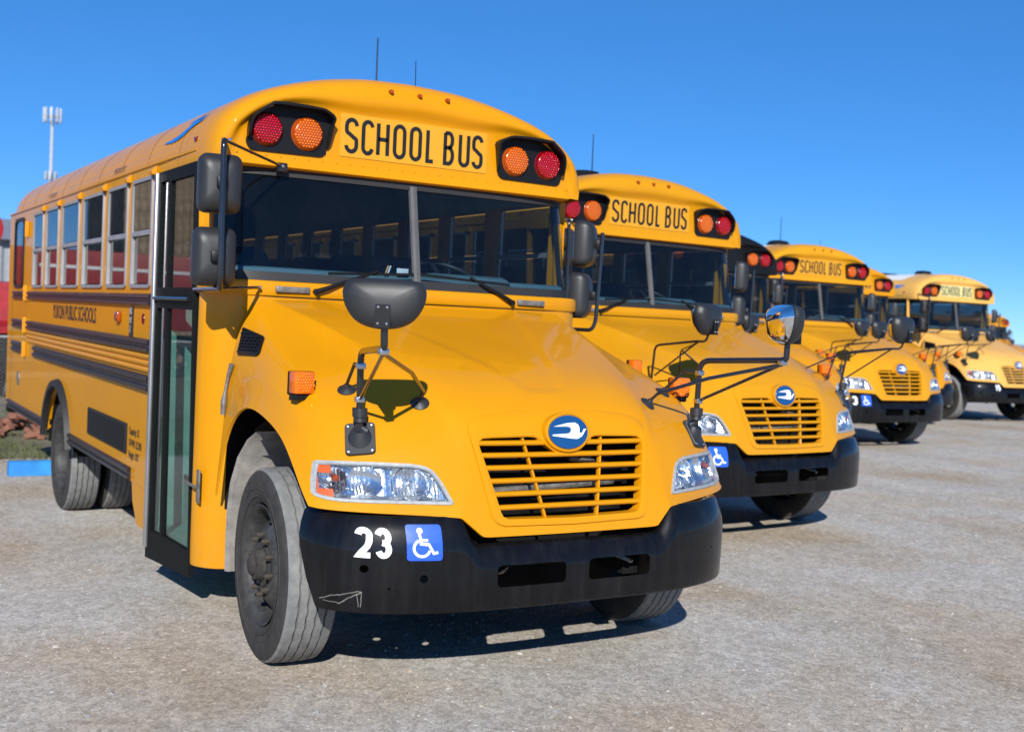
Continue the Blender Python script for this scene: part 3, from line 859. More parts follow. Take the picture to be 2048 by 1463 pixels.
# ------------------------------------------------------------------ bus: fittings
def me_xmirror_shell():
    # convex cross-view mirror seen from behind: a wide half-moon dome, opening towards the bus (+y)
    out = [(-.180, .045), (-.168, .080), (-.135, .098), (0, .104), (.135, .098), (.168, .080), (.180, .045), (.168, -.008), (.130, -.062), (.075, -.092), (0, -.102), (-.075, -.092), (-.130, -.062), (-.168, -.008)]
    pl = crom([(*p, 0) for p in out + [out[0]]], 4)[:-1]; pl = [(v.x, v.y) for v in pl]
    rings = []
    for s, y in ((.97, .030), (1.0, .024), (1.0, .006), (.975, -.004), (.955, -.010), (.90, -.026), (.78, -.042), (.5, -.056), (.2, -.060)):
        rings.append([(x * s, y, z * s) for x, z in pl])
    return MB().loft(rings, True, True).mesh('mirror_shell', 40)
def me_xmirror_glass():
    out = [(-.180, .045), (-.168, .080), (-.135, .098), (0, .104), (.135, .098), (.168, .080), (.180, .045), (.168, -.008), (.130, -.062), (.075, -.092), (0, -.102), (-.075, -.092), (-.130, -.062), (-.168, -.008)]
    pl = crom([(*p, 0) for p in out + [out[0]]], 4)[:-1]; pl = [(v.x, v.y) for v in pl]
    return MB().loft([[(x * s, y, z * s) for x, z in pl] for s, y in ((.96, .031), (.9, .05), (.75, .078), (.5, .1), (.2, .108))], True, True).mesh('mirror_glass', 60)
def me_bracket_plate():
    mb = MB().plate(rrect(.066, .095, .006, 2, 0, -.048), [], lambda x, z: Vector((x, -.072, z)), lambda x, z: Vector((x, -.02, z)))
    return mb.mesh('bracket_plate', 30)
def me_bolts(pts, r=.007, axis='Y', h=.006):
    mb = MB()
    for p in pts: mb.lathe([(0, r), (-h * .6, r * .95), (-h, r * .5)], 10, axis, p, True)
    return mb.mesh('bolt', 40)
# the post side (right fender is -x): coordinates for x < 0
def me_mirror_tube():
    p = fillet([(-.962, .405, 1.15), (-.970, .402, 1.535), (-1.085, -.075, 1.565), (-1.093, -.10, 1.572), (-1.096, -.10, 1.66)], .06, 6)
    return MB().tube(p, .0155, 12).mesh('mirror_post', 60)
def me_mirror_braces():
    mb = MB()
    mb.tube([(-1.088, -.085, 1.548), (-.968, .395, 1.325)], .0085, 8)
    mb.tube([(-1.088, -.085, 1.545), (-.83, .17, 1.455), (-.672, .37, 1.362)], .0095, 8)
    mb.tube([(-.968, .40, 1.47), (-.955, .50, 1.475)], .008, 8)
    return mb.mesh('mirror_brace', 60)
def me_clamps(w):
    mb = MB()
    mb.box(((-1.087, -.082, 1.553), (-.969, .400, 1.322), (-.969, .400, 1.47))[w], (.040, .034, .026), bev=.004)
    return mb.mesh('brace_clamp', 30)
def suction(c, n):
    n = Vector(n).normalized(); q = n.to_track_quat('Z', 'Y').to_matrix(); rings = []
    for h, r in ((0, .044), (.004, .043), (.012, .030), (.018, .016), (.03, .013), (.034, .006)):
        rings.append([Vector(c) + q @ Vector((r * cos(2 * pi * k / 20), r * sin(2 * pi * k / 20), h)) for k in range(20)])
    return rings
def me_suction(w):
    mb = MB(); a = HOOD_BVH.find_nearest(Vector((-.672, .40, 1.345))); n = a[1] if a[1].z > 0 else -a[1]
    if w == 0:
        mb.loft(suction(a[0], n), True, True); mb.tube([a[0] + n * .03, (-.672, .37, 1.362)], .008, 8)
        return mb.mesh('suction_foot', 40)
    b = HOOD_BVH.find_nearest(Vector((-.94, .62, 1.40))); n2 = b[1] if b[1].z > 0 else -b[1]
    mb.loft(suction(b[0], n2), True, True); mb.tube([b[0] + n2 * .03, (-.955, .50, 1.475)], .008, 8)
    return mb.mesh('suction_foot', 40)
def me_mirror_base():
    h = HOOD_BVH.find_nearest(Vector((-.958, .40, 1.15))); c = h[0]; n = h[1] if h[1].z > 0 else -h[1]
    z = n; y = Vector((-.12, 0, 1)); y = (y - z * y.dot(z)).normalized(); x = y.cross(z); R = Matrix((x, y, z)).transposed()
    mb = MB(); pl = rrect(.135, .155, .02, 4)
    mb.loft([[c + R @ Vector((a * s, b * s, hh)) for a, b in pl] for s, hh in ((1, -.004), (1, .008), (.97, .012))], True, True)
    up = Vector((0, 0, 1)); rings = []
    top = Vector((-.964, .403, 1.285))
    for t, r in ((0, .060), (.12, .048), (.3, .036), (.55, .029), (.70, .027), (.71, .034), (1.0, .034), (1.0, .016)):
        cc = (c + n * .006).lerp(top, t); ax = n.lerp(up, min(1, t * 2)).normalized(); q = ax.to_track_quat('Z', 'Y').to_matrix()
        rings.append([cc + q @ Vector((r * cos(2 * pi * k / 24), r * sin(2 * pi * k / 24), 0)) for k in range(24)])
    mb.loft(rings, True, True)
    CACHE['base_frame'] = (c, R)
    return mb.mesh('mirror_base', 40)
def me_base_bolts():
    c, R = CACHE['base_frame']; mb = MB()
    for a in (-.052, .052):
        for b in (-.062, .062):
            mb.loft([[c + R @ Vector((a + r * cos(2 * pi * k / 10), b + r * sin(2 * pi * k / 10), h)) for k in range(10)] for r, h in ((.008, .011), (.0075, .016), (.004, .018))], True, True)
    return mb.mesh('base_bolts', 40)
# thin tube cross-view mirror of the other buses (x < 0)
def me_thin_tubes():
    mb = MB()
    mb.tube(fillet([(-1.10, .56, 1.16), (-1.12, .50, 1.55), (-1.12, .05, 1.60), (-1.12, -.05, 1.60), (-1.12, -.08, 1.68)], .05, 5), .009, 8)
    mb.tube(fillet([(-.86, .50, 1.30), (-.90, .45, 1.52), (-1.11, .02, 1.60)], .04, 5), .007, 8)
    mb.tube([(-1.11, .50, 1.32), (-1.115, .03, 1.60)], .007, 8)
    mb.tube([(-.62, .52, 1.40), (-.90, .44, 1.52)], .007, 8)
    return mb.mesh('mirror_tube', 60)
def me_thin_plate():
    y, n = hood_y(-1.07, 1.22)
    c = HOOD_BVH.find_nearest(Vector((-1.09, .60, 1.20)))[0]
    return MB().box(c + Vector((-.01, -.02, 0)), (.085, .016, .17), Matrix.Rotation(radians(-38), 3, 'X') @ Matrix.Rotation(radians(-25), 3, 'Z'), bev=.004).mesh('mirror_plate', 30)
# flat rear-view mirrors
def me_side_mirror():
    pl = rrect(.218, .300, .045, 5); rings = []
    for s, y in ((.95, .055), (1.0, .045), (1.0, .0), (.985, -.018), (.90, -.042), (.72, -.062), (.55, -.070), (.2, -.072)):
        rings.append([(x * s, y, z * s) for x, z in pl])
    return MB().loft(rings, True, True).mesh('mirror_housing', 50)
def me_side_glass(): return MB().plate(rrect(.19, .27, .04, 4), [], lambda x, z: Vector((x, .0575, z)), lambda x, z: Vector((x, .05, z))).mesh('mirror_glass', 0)
def me_clamp(): return MB().box((0, -.082, 0), (.052, .04, .058), bev=.008).mesh('mirror_clamp', 40)
def tube_mesh(name, pts, r, rad=.05, n=10): return MB().tube(fillet(pts, rad, 5), r, n).mesh(name, 60)

def me_signal():
    h = HOOD_BVH.find_nearest(Vector((-1.08, .84, 1.375))); c = h[0]
    mb = MB().box((0, 0, 0), (.105, .062, .105), bev=.010); return mb.mesh('signal_lens', 40)
def me_signal_base(): return MB().box((0.012, .032, -.006), (.115, .05, .112), bev=.008).box((.0, .01, -.068), (.085, .05, .03), bev=.006).mesh('signal_base', 40)
def me_signal_dots():
    mb = MB()
    for i in range(-3, 4):
        for j in range(-3, 4):
            if i * i + j * j > 10: continue
            mb.lathe([(-.030, .0065), (-.034, .005), (-.0355, .002)], 6, 'Y', (i * .0135 + (j % 2) * .006, 0, j * .0125), True)
    return mb.mesh('signal_facets', 60)
def side_pt(y, z, off=0.0):
    h = HOOD_BVH.ray_cast(Vector((-2.5, y, z)), Vector((1, 0, 0))); n = h[1] if h[1].x < 0 else -h[1]
    return h[0] + n * off
VENT = [(1.712, 1.596), (1.655, 1.452), (1.385, 1.458), (1.372, 1.475), (1.435, 1.545), (1.455, 1.556)]
def me_vent():
    pl = round_poly(VENT, .012, 3); inn = inset_poly(pl, .012)
    mb = MB().loft([[side_pt(*p, -.004) for p in pl], [side_pt(*p, .009) for p in pl], [side_pt(*p, .014) for p in inn], [side_pt(*p, .008) for p in inn]])
    mb.plate(inn, [], lambda y, z: side_pt(y, z, .0085))
    return mb.mesh('hood_vent', 30)
def me_vent_slats():
    mb = MB()
    for k in range(7):
        z = 1.470 + k * .0155; ys = [1.395 + .30 * i / 9 for i in range(10)]
        ys = [y for y in ys if in_poly(y, z, VENT)]
        if len(ys) < 2: continue
        mb.loft([[side_pt(y, z - .004, .006), side_pt(y, z - .003, .014), side_pt(y, z + .003, .014), side_pt(y, z + .004, .006)] for y in ys], True, True)
    for k in range(5):
        y = 1.46 + k * .045
        mb.loft([[side_pt(y - .003, z, .006), side_pt(y - .003, z, .016), side_pt(y + .003, z, .016), side_pt(y + .003, z, .006)] for z in (1.475, 1.51, 1.545)], True, True)
    return mb.mesh('vent_slats', 30)
def me_latch():
    mb = MB(); pts = [side_pt(1.685, 1.40, .012), side_pt(1.70, 1.33, .018), side_pt(1.71, 1.26, .018), side_pt(1.715, 1.20, .016), side_pt(1.715, 1.13, .012)]
    mb.tube(pts, [.016, .009, .008, .018, .014], 10)
    return mb.mesh('hood_latch', 60)

def arc(cx, cy, rx, ry, a0, a1, n=10): return [(cx + rx * cos(radians(a0 + (a1 - a0) * k / n)), cy + ry * sin(radians(a0 + (a1 - a0) * k / n))) for k in range(n + 1)]
def glyph(ch, w):
    h = w / 2; q = h * 1.15
    if ch == 'S': return [arc(h, 1 - q, h, q, 5, 180, 14)[:-1] + crom_2([(0, 1 - q), (.03 * w, .62), (.30 * w, .55), (.70 * w, .45), (.97 * w, .38), (w, q)], 5) + arc(h, q, h, q, 0, -175, 14)[1:]]
    if ch == 'C': return [arc(h, 1 - q, h, q, 8, 180, 12) + arc(h, q, h, q, 180, 352, 12)]
    if ch == 'O': return [arc(h, 1 - q, h, q, 0, 180, 12) + arc(h, q, h, q, 180, 360, 12) + [(w, 1 - q)]]
    if ch == 'H': return [[(0, 0), (0, 1)], [(w, 0), (w, 1)], [(0, .5), (w, .5)]]
    if ch == 'L': return [[(0, 1), (0, 0), (w, 0)]]
    if ch == 'U': return [[(0, 1)] + arc(h, q, h, q, 180, 360, 12) + [(w, 1)]]
    if ch == 'B': return [[(0, 1), (0, 0), (w * .5, 0)] + arc(w * .5, .26, w * .5, .26, -80, 80, 8) + [(w * .4, .52), (0, .52)], [(0, 1), (w * .45, 1)] + arc(w * .45, .76, w * .48, .24, 80, -80, 8) + [(w * .4, .52)]]
    if ch == '2': return [arc(h, 1 - h * 1.05, h, h * 1.05, 170, -20, 12) + crom_2([(w * .93, .58), (w * .7, .36), (w * .25, .14), (0, 0)], 4) + [(w, 0)]]
    if ch == '3': return [arc(h, .75, h, .25, 160, -80, 12) + [(w * .42, .53)], [(w * .42, .53)] + arc(h, .265, h, .265, 85, -160, 14)]
    if ch == '1': return [[(0, .78), (w * .5, 1), (w * .5, 0)]]
    if ch == '5': return [[(w, 1), (.1 * w, 1), (0, .55)] + arc(h, .32, h, .32, 130, -160, 14)]
    if ch == '6': return [arc(h, .3, h, .3, 90, 450, 20), [(0, .3)] + crom_2([(0, .45), (.1 * w, .75), (h, 1), (w, .82)], 4)]
    return []
def crom_2(p, n): return [(v.x, v.y) for v in crom([(*q, 0) for q in p], n)]
def ribbon(mb, pts, wd, fn, fnb):
    P = [Vector(p) for p in pts]
    Q = [P[0]]
    for p in P[1:]:
        if (p - Q[-1]).length > 1e-4: Q.append(p)
    P = Q; N = len(P); L, R = [], []
    closed = (P[0] - P[-1]).length < 1e-3
    for i in range(N):
        if closed: a, b = P[i - 1 if i > 0 else N - 2], P[i + 1 if i < N - 1 else 1]
        else: a, b = P[max(i - 1, 0)], P[min(i + 1, N - 1)]
        t1 = (P[i] - a); t2 = (b - P[i]); t1 = t1.normalized() if t1.length else t2.normalized(); t2 = t2.normalized() if t2.length else t1
        t = (t1 + t2).normalized(); n = Vector((-t.y, t.x)); k = wd / 2 / max(.55, abs(n.dot(Vector((-t1.y, t1.x)))))
        L.append(P[i] + n * k); R.append(P[i] - n * k)
    mb.loft([[fnb(*l), fn(*l), fn(*q), fnb(*q)] for l, q in zip(L, R)], True, True)
def stroke_text(chars, fn, fnb, wd):
    """chars: (ch, x0, x1, z0, z1) outer boxes"""
    mb = MB()
    for (ch, x0, x1, z0, z1) in chars:
        hgt = (z1 - z0 - wd); w = (x1 - x0 - wd)
        for st in glyph(ch, w / hgt):
            dense = []
            for a, b in zip(st, st[1:]):
                m = max(1, int((Vector(a) - Vector(b)).length / .12))
                dense += [lerp2(a, b, k / m) for k in range(m)]
            dense.append(st[-1])
            ribbon(mb, [(x0 + wd / 2 + px * hgt, z0 + wd / 2 + pz * hgt) for px, pz in dense], wd, fn, fnb)
    return mb.mesh('lettering', 0)
def me_school_bus():
    X = [('S', 770, 835), ('C', 850, 910), ('H', 922, 985), ('O', 1003, 1068), ('O', 1085, 1147), ('L', 1168, 1215), ('B', 1258, 1315), ('U', 1337, 1397), ('S', 1408, 1467)]
    cs = [(c, -.455 + (a - 770) / 697 * .91, -.455 + (b - 770) / 697 * .91, 2.612, 2.815) for c, a, b in X]
    return stroke_text(cs, lambda x, z: Vector((x, CAPY - .0075, z)), lambda x, z: Vector((x, CAPY - .003, z)), .0225)
def me_sign_panel(): return MB().plate(rrect(.965, .245, .01, 2, 0, 2.713), [], lambda x, z: Vector((x, CAPY - .0045, z)), lambda x, z: Vector((x, CAPY + .002, z))).mesh('sign_panel', 0)
def me_number(txt, x0, x1):
    n = len(txt); w = (x1 - x0) / n; cs = [(c, x0 + w * i + .003, x0 + w * (i + 1) - .003, .660, .786) for i, c in enumerate(txt)]
    return stroke_text(cs, lambda x, z: on_bump(x, z, .004), lambda x, z: on_bump(x, z, .0005), .0235)
def dense_loop(pl, st):
    out = []
    for a, b in zip(pl, pl[1:] + pl[:1]):
        m = max(1, int((Vector(a) - Vector(b)).length / st)); out += [lerp2(a, b, k / m) for k in range(m)]
    return out
def grid_on(fn, x0, x1, z0, z1, n=8, r=None):
    return MB().loft([[fn(x0 + (x1 - x0) * i / n, z0 + (z1 - z0) * j / n) for j in range(n + 1)] for i in range(n + 1)], False)
def me_wc_plate(): 
    mb = MB(); pl = dense_loop(rrect(.150, .150, .013, 3, -.762, .727), .012)
    c = (-.762, .727); rings = [[on_bump(*lerp2(c, p, t), .003) for p in pl] for t in (.01, .25, .5, .75, 1.0)]; rings.append([on_bump(*p, -.001) for p in pl])
    return mb.loft(rings, True, True).mesh('access_plate', 30)
def me_wc_sign():
    mb = MB(); f = lambda a, b: ((a - 1395) / 400 * .146 - .762, -(b - 1050) / 400 * .146 + .727)
    fn = lambda x, z: on_bump(x, z, .0055); fb = lambda x, z: on_bump(x, z, .002); w = .0110
    k = f(1345, 915)
    mb.loft([[on_bump(k[0] + r * cos(2 * pi * i / 16), k[1] + r * sin(2 * pi * i / 16), .0055) for i in range(16)] for r in (.0125, .007, .001)], True, True)
    for st in ([(1335, 930), (1350, 1010), (1350, 1060), (1440, 1068), (1495, 1170), (1545, 1158)], [(1350, 1018), (1432, 1022)]):
        d = []
        for a, b in zip(st, st[1:]): d += [lerp2(a, b, i / 4) for i in range(4)]
        ribbon(mb, [f(*p) for p in d + [st[-1]]], w, fn, fb)
    ribbon(mb, [f(*p) for p in arc(1360, 1112, 92, 92, 112, -28 + 360 - 0, 28)] if False else [f(1360 + 92 * cos(radians(a)), 1112 - 92 * sin(radians(a))) for a in range(112, 345, 8)], w, fn, fb)
    return mb.mesh('access_symbol', 0)
def me_scratch():
    mb = MB(); f = lambda a, b: (-1.135 + (a - 700) / 235 * .135, .455 + (1055 - b) / 100 * .060)
    for st, w in (([(700, 1040), (760, 1005), (830, 985), (900, 960), (930, 962)], .0042), ([(715, 1045), (800, 1055)], .0028), ([(800, 1060), (850, 1010), (925, 965)], .0045), ([(900, 970), (910, 1020), (915, 1070)], .002), ([(930, 962), (930, 1020), (925, 1070)], .0025)):
        d = []
        for a, b in zip(st, st[1:]): d += [lerp2(a, b, i / 5) for i in range(5)]
        pts = [f(x + random.uniform(-3, 3), y + random.uniform(-3, 3)) for x, y in d + [st[-1]]]
        ribbon(mb, pts, w, lambda x, z: on_bump(x, z, .002), lambda x, z: on_bump(x, z, -.001))
    for k in range(0):
        x = -1.13 + .25 * random.random(); z0 = random.uniform(.66, .80); L = random.uniform(.06, .22); w = random.uniform(.0008, .0016)
        pts = [(x + .012 * sin(i * .7 + k) - .004 * i * random.random(), z0 - L * i / 7) for i in range(8)]
        ribbon(mb, pts, w, lambda x, z: on_bump(x, z, .0015), lambda x, z: on_bump(x, z, -.001))
    return mb.mesh('scratch_marks', 0)
def font_mesh(txt, size, fn, sx=1.0, bold=0.0, lines=1.0):
    cu = bpy.data.curves.new('t', 'FONT'); cu.body = txt; cu.size = size; cu.offset = bold; cu.resolution_u = 3; cu.space_line = lines
    o = bpy.data.objects.new('t', cu); COL.objects.link(o)
    dg = bpy.context.evaluated_depsgraph_get(); me = bpy.data.meshes.new_from_object(o.evaluated_get(dg)); bpy.data.objects.remove(o)
    for v in me.vertices: v.co = fn(v.co.x * sx, v.co.y)
    me.materials.clear(); me.materials.append(None); return me
def roof_pt(y, z, off=.006):
    # point on the right-hand (x < 0) roof flank at height z
    for (x1, z1), (x2, z2) in zip(ROOFL, ROOFL[1:]):
        if z1 <= z <= z2 and x1 < 0: 
            t = (z - z1) / max(1e-9, z2 - z1); x = x1 + (x2 - x1) * t; n = Vector((-(z2 - z1), 0, (x2 - x1))).normalized(); return Vector((x, y, z)) + n * off
    return Vector((0, y, z))
ROOFBIRD = [(340, 1085, 325), (1150, 345), (1190, 340), (1225, 315), (1245, 280), (1260, 260), (1300, 230), (1315, 200), (1290, 210), (1265, 225), (1262, 200), (1312, 165), (1240, 175), (1190, 200), (1225, 205), (1235, 215), (1225, 250), (1190, 290), (1150, 310)]
def me_roof_bird():
    pts = [p[-2:] for p in ROOFBIRD]
    f = lambda X, Y: (3.04 - (X - 1085) / 230 * .74, 2.670 + (345 - Y) / 180 * .135)
    mb = MB(); pl = [f(*p) for p in pts]
    # cut into thin strips so that it follows the curve of the roof
    n = 14; zs = [p[1] for p in pl]; lo, hi = min(zs), max(zs)
    for k in range(n):
        a, b = lo + (hi - lo) * k / n, lo + (hi - lo) * (k + 1) / n
        q = clip(clip(pl, a, True), b, False)
        if len(q) > 2: mb.plate(q, [], lambda y, z: roof_pt(y, z))
    return mb.mesh('roof_emblem', 0)
def clip(pl, z, above):
    out = []
    for i in range(len(pl)):
        p, q = pl[i], pl[(i + 1) % len(pl)]; ip = (p[1] >= z) == above or p[1] == z; iq = (q[1] >= z) == above or q[1] == z
        if ip: out.append(p)
        if ip != iq:
            t = (z - p[1]) / (q[1] - p[1]); out.append((p[0] + (q[0] - p[0]) * t, z))
    return out

# interior
def me_seat_base(): return MB().box((0, 0, .43), (.92, .42, .14), bev=.03).box((-.3, .02, .18), (.04, .3, .36)).box((.3, .02, .18), (.04, .3, .36)).mesh('seat', 40)
def me_seat_back():
    pl = rrect(.92, .74, .09, 4, 0, .80); mb = MB()
    mb.plate(pl, [], lambda x, z: Vector((x, .20 + (z - .4) * .12, z)), lambda x, z: Vector((x, .30 + (z - .4) * .10, z))); return mb.mesh('backrest', 30)
def me_steer():
    mb = MB(); mb.tube([(.225 * cos(2 * pi * k / 40), .225 * sin(2 * pi * k / 40), 0) for k in range(40)], .014, 10, closed=True)
    for a in (90, 210, 330): mb.bar((0, 0, -.03), (.22 * cos(radians(a)), .22 * sin(radians(a)), 0), .03, .012)
    mb.lathe([(-.05, .05), (-.01, .06), (.0, .04)], 20, 'Z', (0, 0, 0), True); mb.tube([(0, 0, -.04), (0, 0, -.5)], .03, 10)
    return mb.mesh('steering_wheel', 50)
# ------------------------------------------------------------------ bus assembly
def G(key, fn, *a):
    if key not in CACHE: CACHE[key] = fn(*a)
    return CACHE[key]
def build_bus(loc, yaw, label, paint_m='bus_yellow', number=None, access=True, thick=False, cap_m=None, full=True, rear_z=.465, extras=False, older=False, roof_m='roof_white', steer=0.0):
    R = empty('school_bus', loc, yaw, label, 'school bus', 'school buses parked in a row')
    def A(name, key, fn, mat, *a, parent=None, flip=False, loc=(0, 0, 0), rot=(0, 0, 0), scale=(1, 1, 1)):
        me = G(key, fn, *a)
        if flip: me = flipped(me)
        o = obj(name, me, mat, parent or R, loc, rot, scale)
        if name.endswith(('_bolts', '_facets', '_slats', '_marks', '_lettering')): o['kind'] = 'stuff'
        return o
    Y = paint_m; CM = cap_m or Y
    # hood and front
    hood = A('hood', 'hood', me_hood, Y)
    gf = A('grille', 'gframe', me_grille_frame, Y)
    for i, z in enumerate((1.140, 1.087, 1.032, .975, .918, .860)): A('grille_slat', ('slat', i), me_slat, Y, z, parent=gf)
    A('grille_bar', 'vbar', me_vbar, Y, parent=gf); A('grille_bar', 'vbar', me_vbar, Y, parent=gf, flip=True)
    A('radiator', 'radiator', lambda: MB().box((0, .42, .97), (.98, .04, .60)).mesh('radiator', 0), 'underbody')
    A('radiator_pipe', 'radpipe', lambda: MB().tube([(-.36, .33, .90), (.38, .33, .93)], .018, 8).tube([(.1, .31, 1.05), (.33, .31, 1.02)], .012, 8).mesh('radiator_pipe'), 'tarnish')
    A('emblem_surround', 'eboss', me_emblem_boss, Y)
    em = A('emblem', 'emblem', me_emblem, 'emblem_blue'); A('emblem_bird', 'ebird', me_bird, 'decal_white', parent=em)
    for fl in (True, False):
        bz = A('headlight', 'hlb', me_hl_bezel, 'bezel_grey', flip=fl)
        A('reflector', 'hlr', lambda: me_hl_grid(0, 72, 26, True), 'reflector_chrome', flip=fl, parent=bz)
        A('lens', 'hll', lambda: me_hl_grid(.003), 'clear_lens', flip=fl, parent=bz)
        A('lamp_ring', 'hlc1', me_hl_rim, 'reflector_chrome', .775, .965, .070, flip=fl, parent=bz)
        A('bulb', 'hlbulb', me_bulb, 'reflector_chrome', .775, .965, .016, .04, flip=fl, parent=bz)
        A('signal_bulb', 'hlbulb2', me_bulb, 'amber_lens', 1.06, .975, .018, .03, flip=fl, parent=bz)
        A('side_reflector', 'hlo', me_hl_orange, 'orange_plastic', flip=fl, parent=bz)
    bp = A('bumper', 'bumper', me_bumper, 'bumper_black')
    if number: A('number', ('num', number), me_number, 'decal_white', number, -1.032 if len(number) > 1 else -.965, -.893, parent=bp) if number != '15' else A('number', ('num', number), me_number, 'decal_white', number, -.72, -.60, parent=bp)
    if access:
        w = A('access_plate', 'wcp', me_wc_plate, 'sticker_blue', parent=bp); A('access_symbol', 'wcs', me_wc_sign, 'decal_white', parent=bp)
    if extras: A('scratch_marks', 'scr', me_scratch, 'tarnish', parent=bp)
    A('tow_hook', 'hook', lambda: MB().tube(fillet([(.30, .35, .60), (.30, .16, .60), (.36, .12, .575), (.40, .18, .56)], .03, 4), .013, 8).mesh('tow_hook'), 'gloss_black', parent=bp)
    A('tow_hook', 'hook', None, 'gloss_black', parent=bp, flip=True)
    # chassis and light-blocking dark boxes under the hood
    A('engine_bay_blocker', 'bay', lambda: MB().box((0, 1.05, 1.02), (1.36, 1.24, .42), bev=.05).box((0, 1.2, 1.28), (1.2, .9, .25), bev=.05).mesh('engine_bay_blocker'), 'underbody')  # dark boxes filling the hood shell, added to block light
    A('front_axle', 'axle', lambda: MB().box((0, 1.05, .42), (1.8, .12, .14), bev=.02).box((0, 1.1, .62), (.7, .7, .35), bev=.08).mesh('front_axle'), 'underbody')
    A('chassis_frame', 'frame', lambda: MB().box((.42, 4.7, .62), (.09, 9.0, .26)).box((-.42, 4.7, .62), (.09, 9.0, .26)).box((0, 4.0, .55), (.9, 2.6, .3), bev=.05).box((0, 6.15, .40), (1.5, .2, .2), bev=.06).box((0, .55, .62), (.9, .12, .2)).mesh('chassis_frame'), 'underbody')
    A('dark_slot_block', 'slotblock', lambda: MB().box((0, .44, .555), (.94, .04, .30), bev=.008).mesh('dark_slot_block', 0), 'underbody')  # dark block added behind the bumper slots so they look black inside
    A('floor', 'floor', lambda: MB().box((0, 6.08, .93), (2.34, 6.18, .06)).box((.25, 2.556, .93), (1.84, .86, .06)).mesh('floor', 0), 'interior_grey')
    for fl in (False, True):
        A('wheel_liner', 'liner', lambda: MB().loft([[(-.72, 1.05 + .60 * cos(a), .50 + .66 * sin(a)), (-1.13, 1.05 + .60 * cos(a), .50 + .66 * sin(a))] for a in [radians(62 + 8 * k) for k in range(16)]], False).loft([[(-.72, .3, 1.0), (-.72, .3, .55)], [(-.72, 1.7, 1.3), (-.72, 1.7, .3)]], False).mesh('wheel_liner', 50), 'underbody', flip=fl)
        A('mud_guard', 'mudg', lambda: MB().loft([[(-.70, y, z), (-1.10 - w, y + .01, z), (-1.115 - w, y + .03, z), (-1.10 - w, y + .06, z)] for y, z, w in ((1.66, .30, .02), (1.665, .45, .02), (1.66, .62, .02), (1.635, .78, .015), (1.575, .92, .0), (1.49, 1.02, -.02), (1.38, 1.09, -.05), (1.28, 1.12, -.09))], False).mesh('mud_guard', 50), 'mud_grey', flip=fl)
    # cowl, glass, cap
    A('cowl', 'cowl', me_cowl, Y); A('firewall', 'fwall', me_firewall, 'underbody'); A('cowl_lip', 'cowllip', me_cowl_top, Y)
    A('windshield', 'wsg', me_ws_glass, 'windshield_glass'); A('windshield', 'wsg', None, 'windshield_glass', flip=True)
    A('windshield_gasket', 'wsk', me_ws_gasket, 'gasket_rubber'); A('windshield_divider', 'wsd', me_ws_divider, 'divider_grey')
    for fl in (False, True): A('windshield_pillar', 'apil', me_pillar, CM, flip=fl)
    cap = A('front_cap', 'cap', me_cap, CM)
    if not cap_m: A('sign_panel', 'sgp', me_sign_panel, 'sign_yellow' if not older else 'sign_pale', parent=cap)
    if not cap_m: A('school_bus_lettering', 'sgt', me_school_bus, 'decal_black', parent=cap)
    for fl in (False, True):
        fp = A('flasher_panel', 'flp', me_flasher_panel, 'trim_black', flip=fl)
        A('flasher_visor', 'flv', me_flasher_visor, 'trim_black', flip=fl, parent=fp)
        s = 1 if fl else -1
        for x, mt in ((.920, 'red_lens'), (.684, 'amber_lens')):
            ln = A('flasher_lens', 'fll', me_lens, mt, parent=fp, loc=(s * x, CAPY - .014, 2.688))
            A('lens_facets', 'flf', me_lens_facets, mt.replace('lens', 'facet'), parent=fp, loc=(s * x, CAPY - .014, 2.688))
    for x in (-.185, 0, .185): A('marker_lamp', 'mkl', lambda: MB().lathe([(.02, .014), (-.004, .014), (-.014, .009), (-.017, .003)], 12, 'Y', (0, 0, 0), True).mesh('marker_lamp'), 'amber_lens', loc=(x, 1.893, 2.990))
    A('rivets', 'rivc', me_rivets, CM, 'cap')['kind'] = 'stuff'
    if full: A('rivets', 'rivr', me_rivets, Y, 'roof')['kind'] = 'stuff'
    # handles and wipers on the cowl
    for s in (-1, 1):
        A('cowl_handle', 'hdl', lambda: MB().box((0, -.014, 0), (.19, .012, .032), bev=.003).box((-.083, -.006, 0), (.03, .016, .036), bev=.003).box((.083, -.006, 0), (.03, .016, .036), bev=.003).mesh('cowl_handle', 30), 'tarnish', loc=(s * .775, 1.803, 1.812))
        A('handle_bolts', 'hdb', lambda: me_bolts([(x, -.012, z) for x in (-.083, .083) for z in (-.009, .009)], .006), 'bolt_steel', loc=(s * .775, 1.800, 1.812))
    for i, (x0, x1) in enumerate(((-.640, -.255), (.632, .355))):
        A('wiper', ('wip', i), lambda: MB().tube([(x0, 1.785, 1.808), (x0 + (x1 - x0) * .15, 1.775, 1.83), (x1, 1.825, 1.945)], [.016, .013, .008], 8).lathe([(0, .018), (-.03, .016)], 12, 'Y', (x0, 1.80, 1.808), True).mesh('wiper', 50), 'trim_black')
        A('wiper_blade', ('wipb', i), lambda: MB().bar((x1 - (.30 if x0 < 0 else -.28), 1.832, 1.915), (x1 + (.32 if x0 < 0 else -.34), 1.836, 1.945), .010, .016).mesh('wiper_blade'), 'trim_black')
    A('roof', 'roof', me_roof, Y); A('roof_panel', 'roofp', me_roof_panel, roof_m); A('headliner', 'liner2', me_headliner, 'interior_light')
    for k in range(9): A('roof_bow', 'bow', me_roof_bow, Y, loc=(0, 2.60 + .735 * k, 0))
    A('rear_wall', 'rear', me_rear, Y)
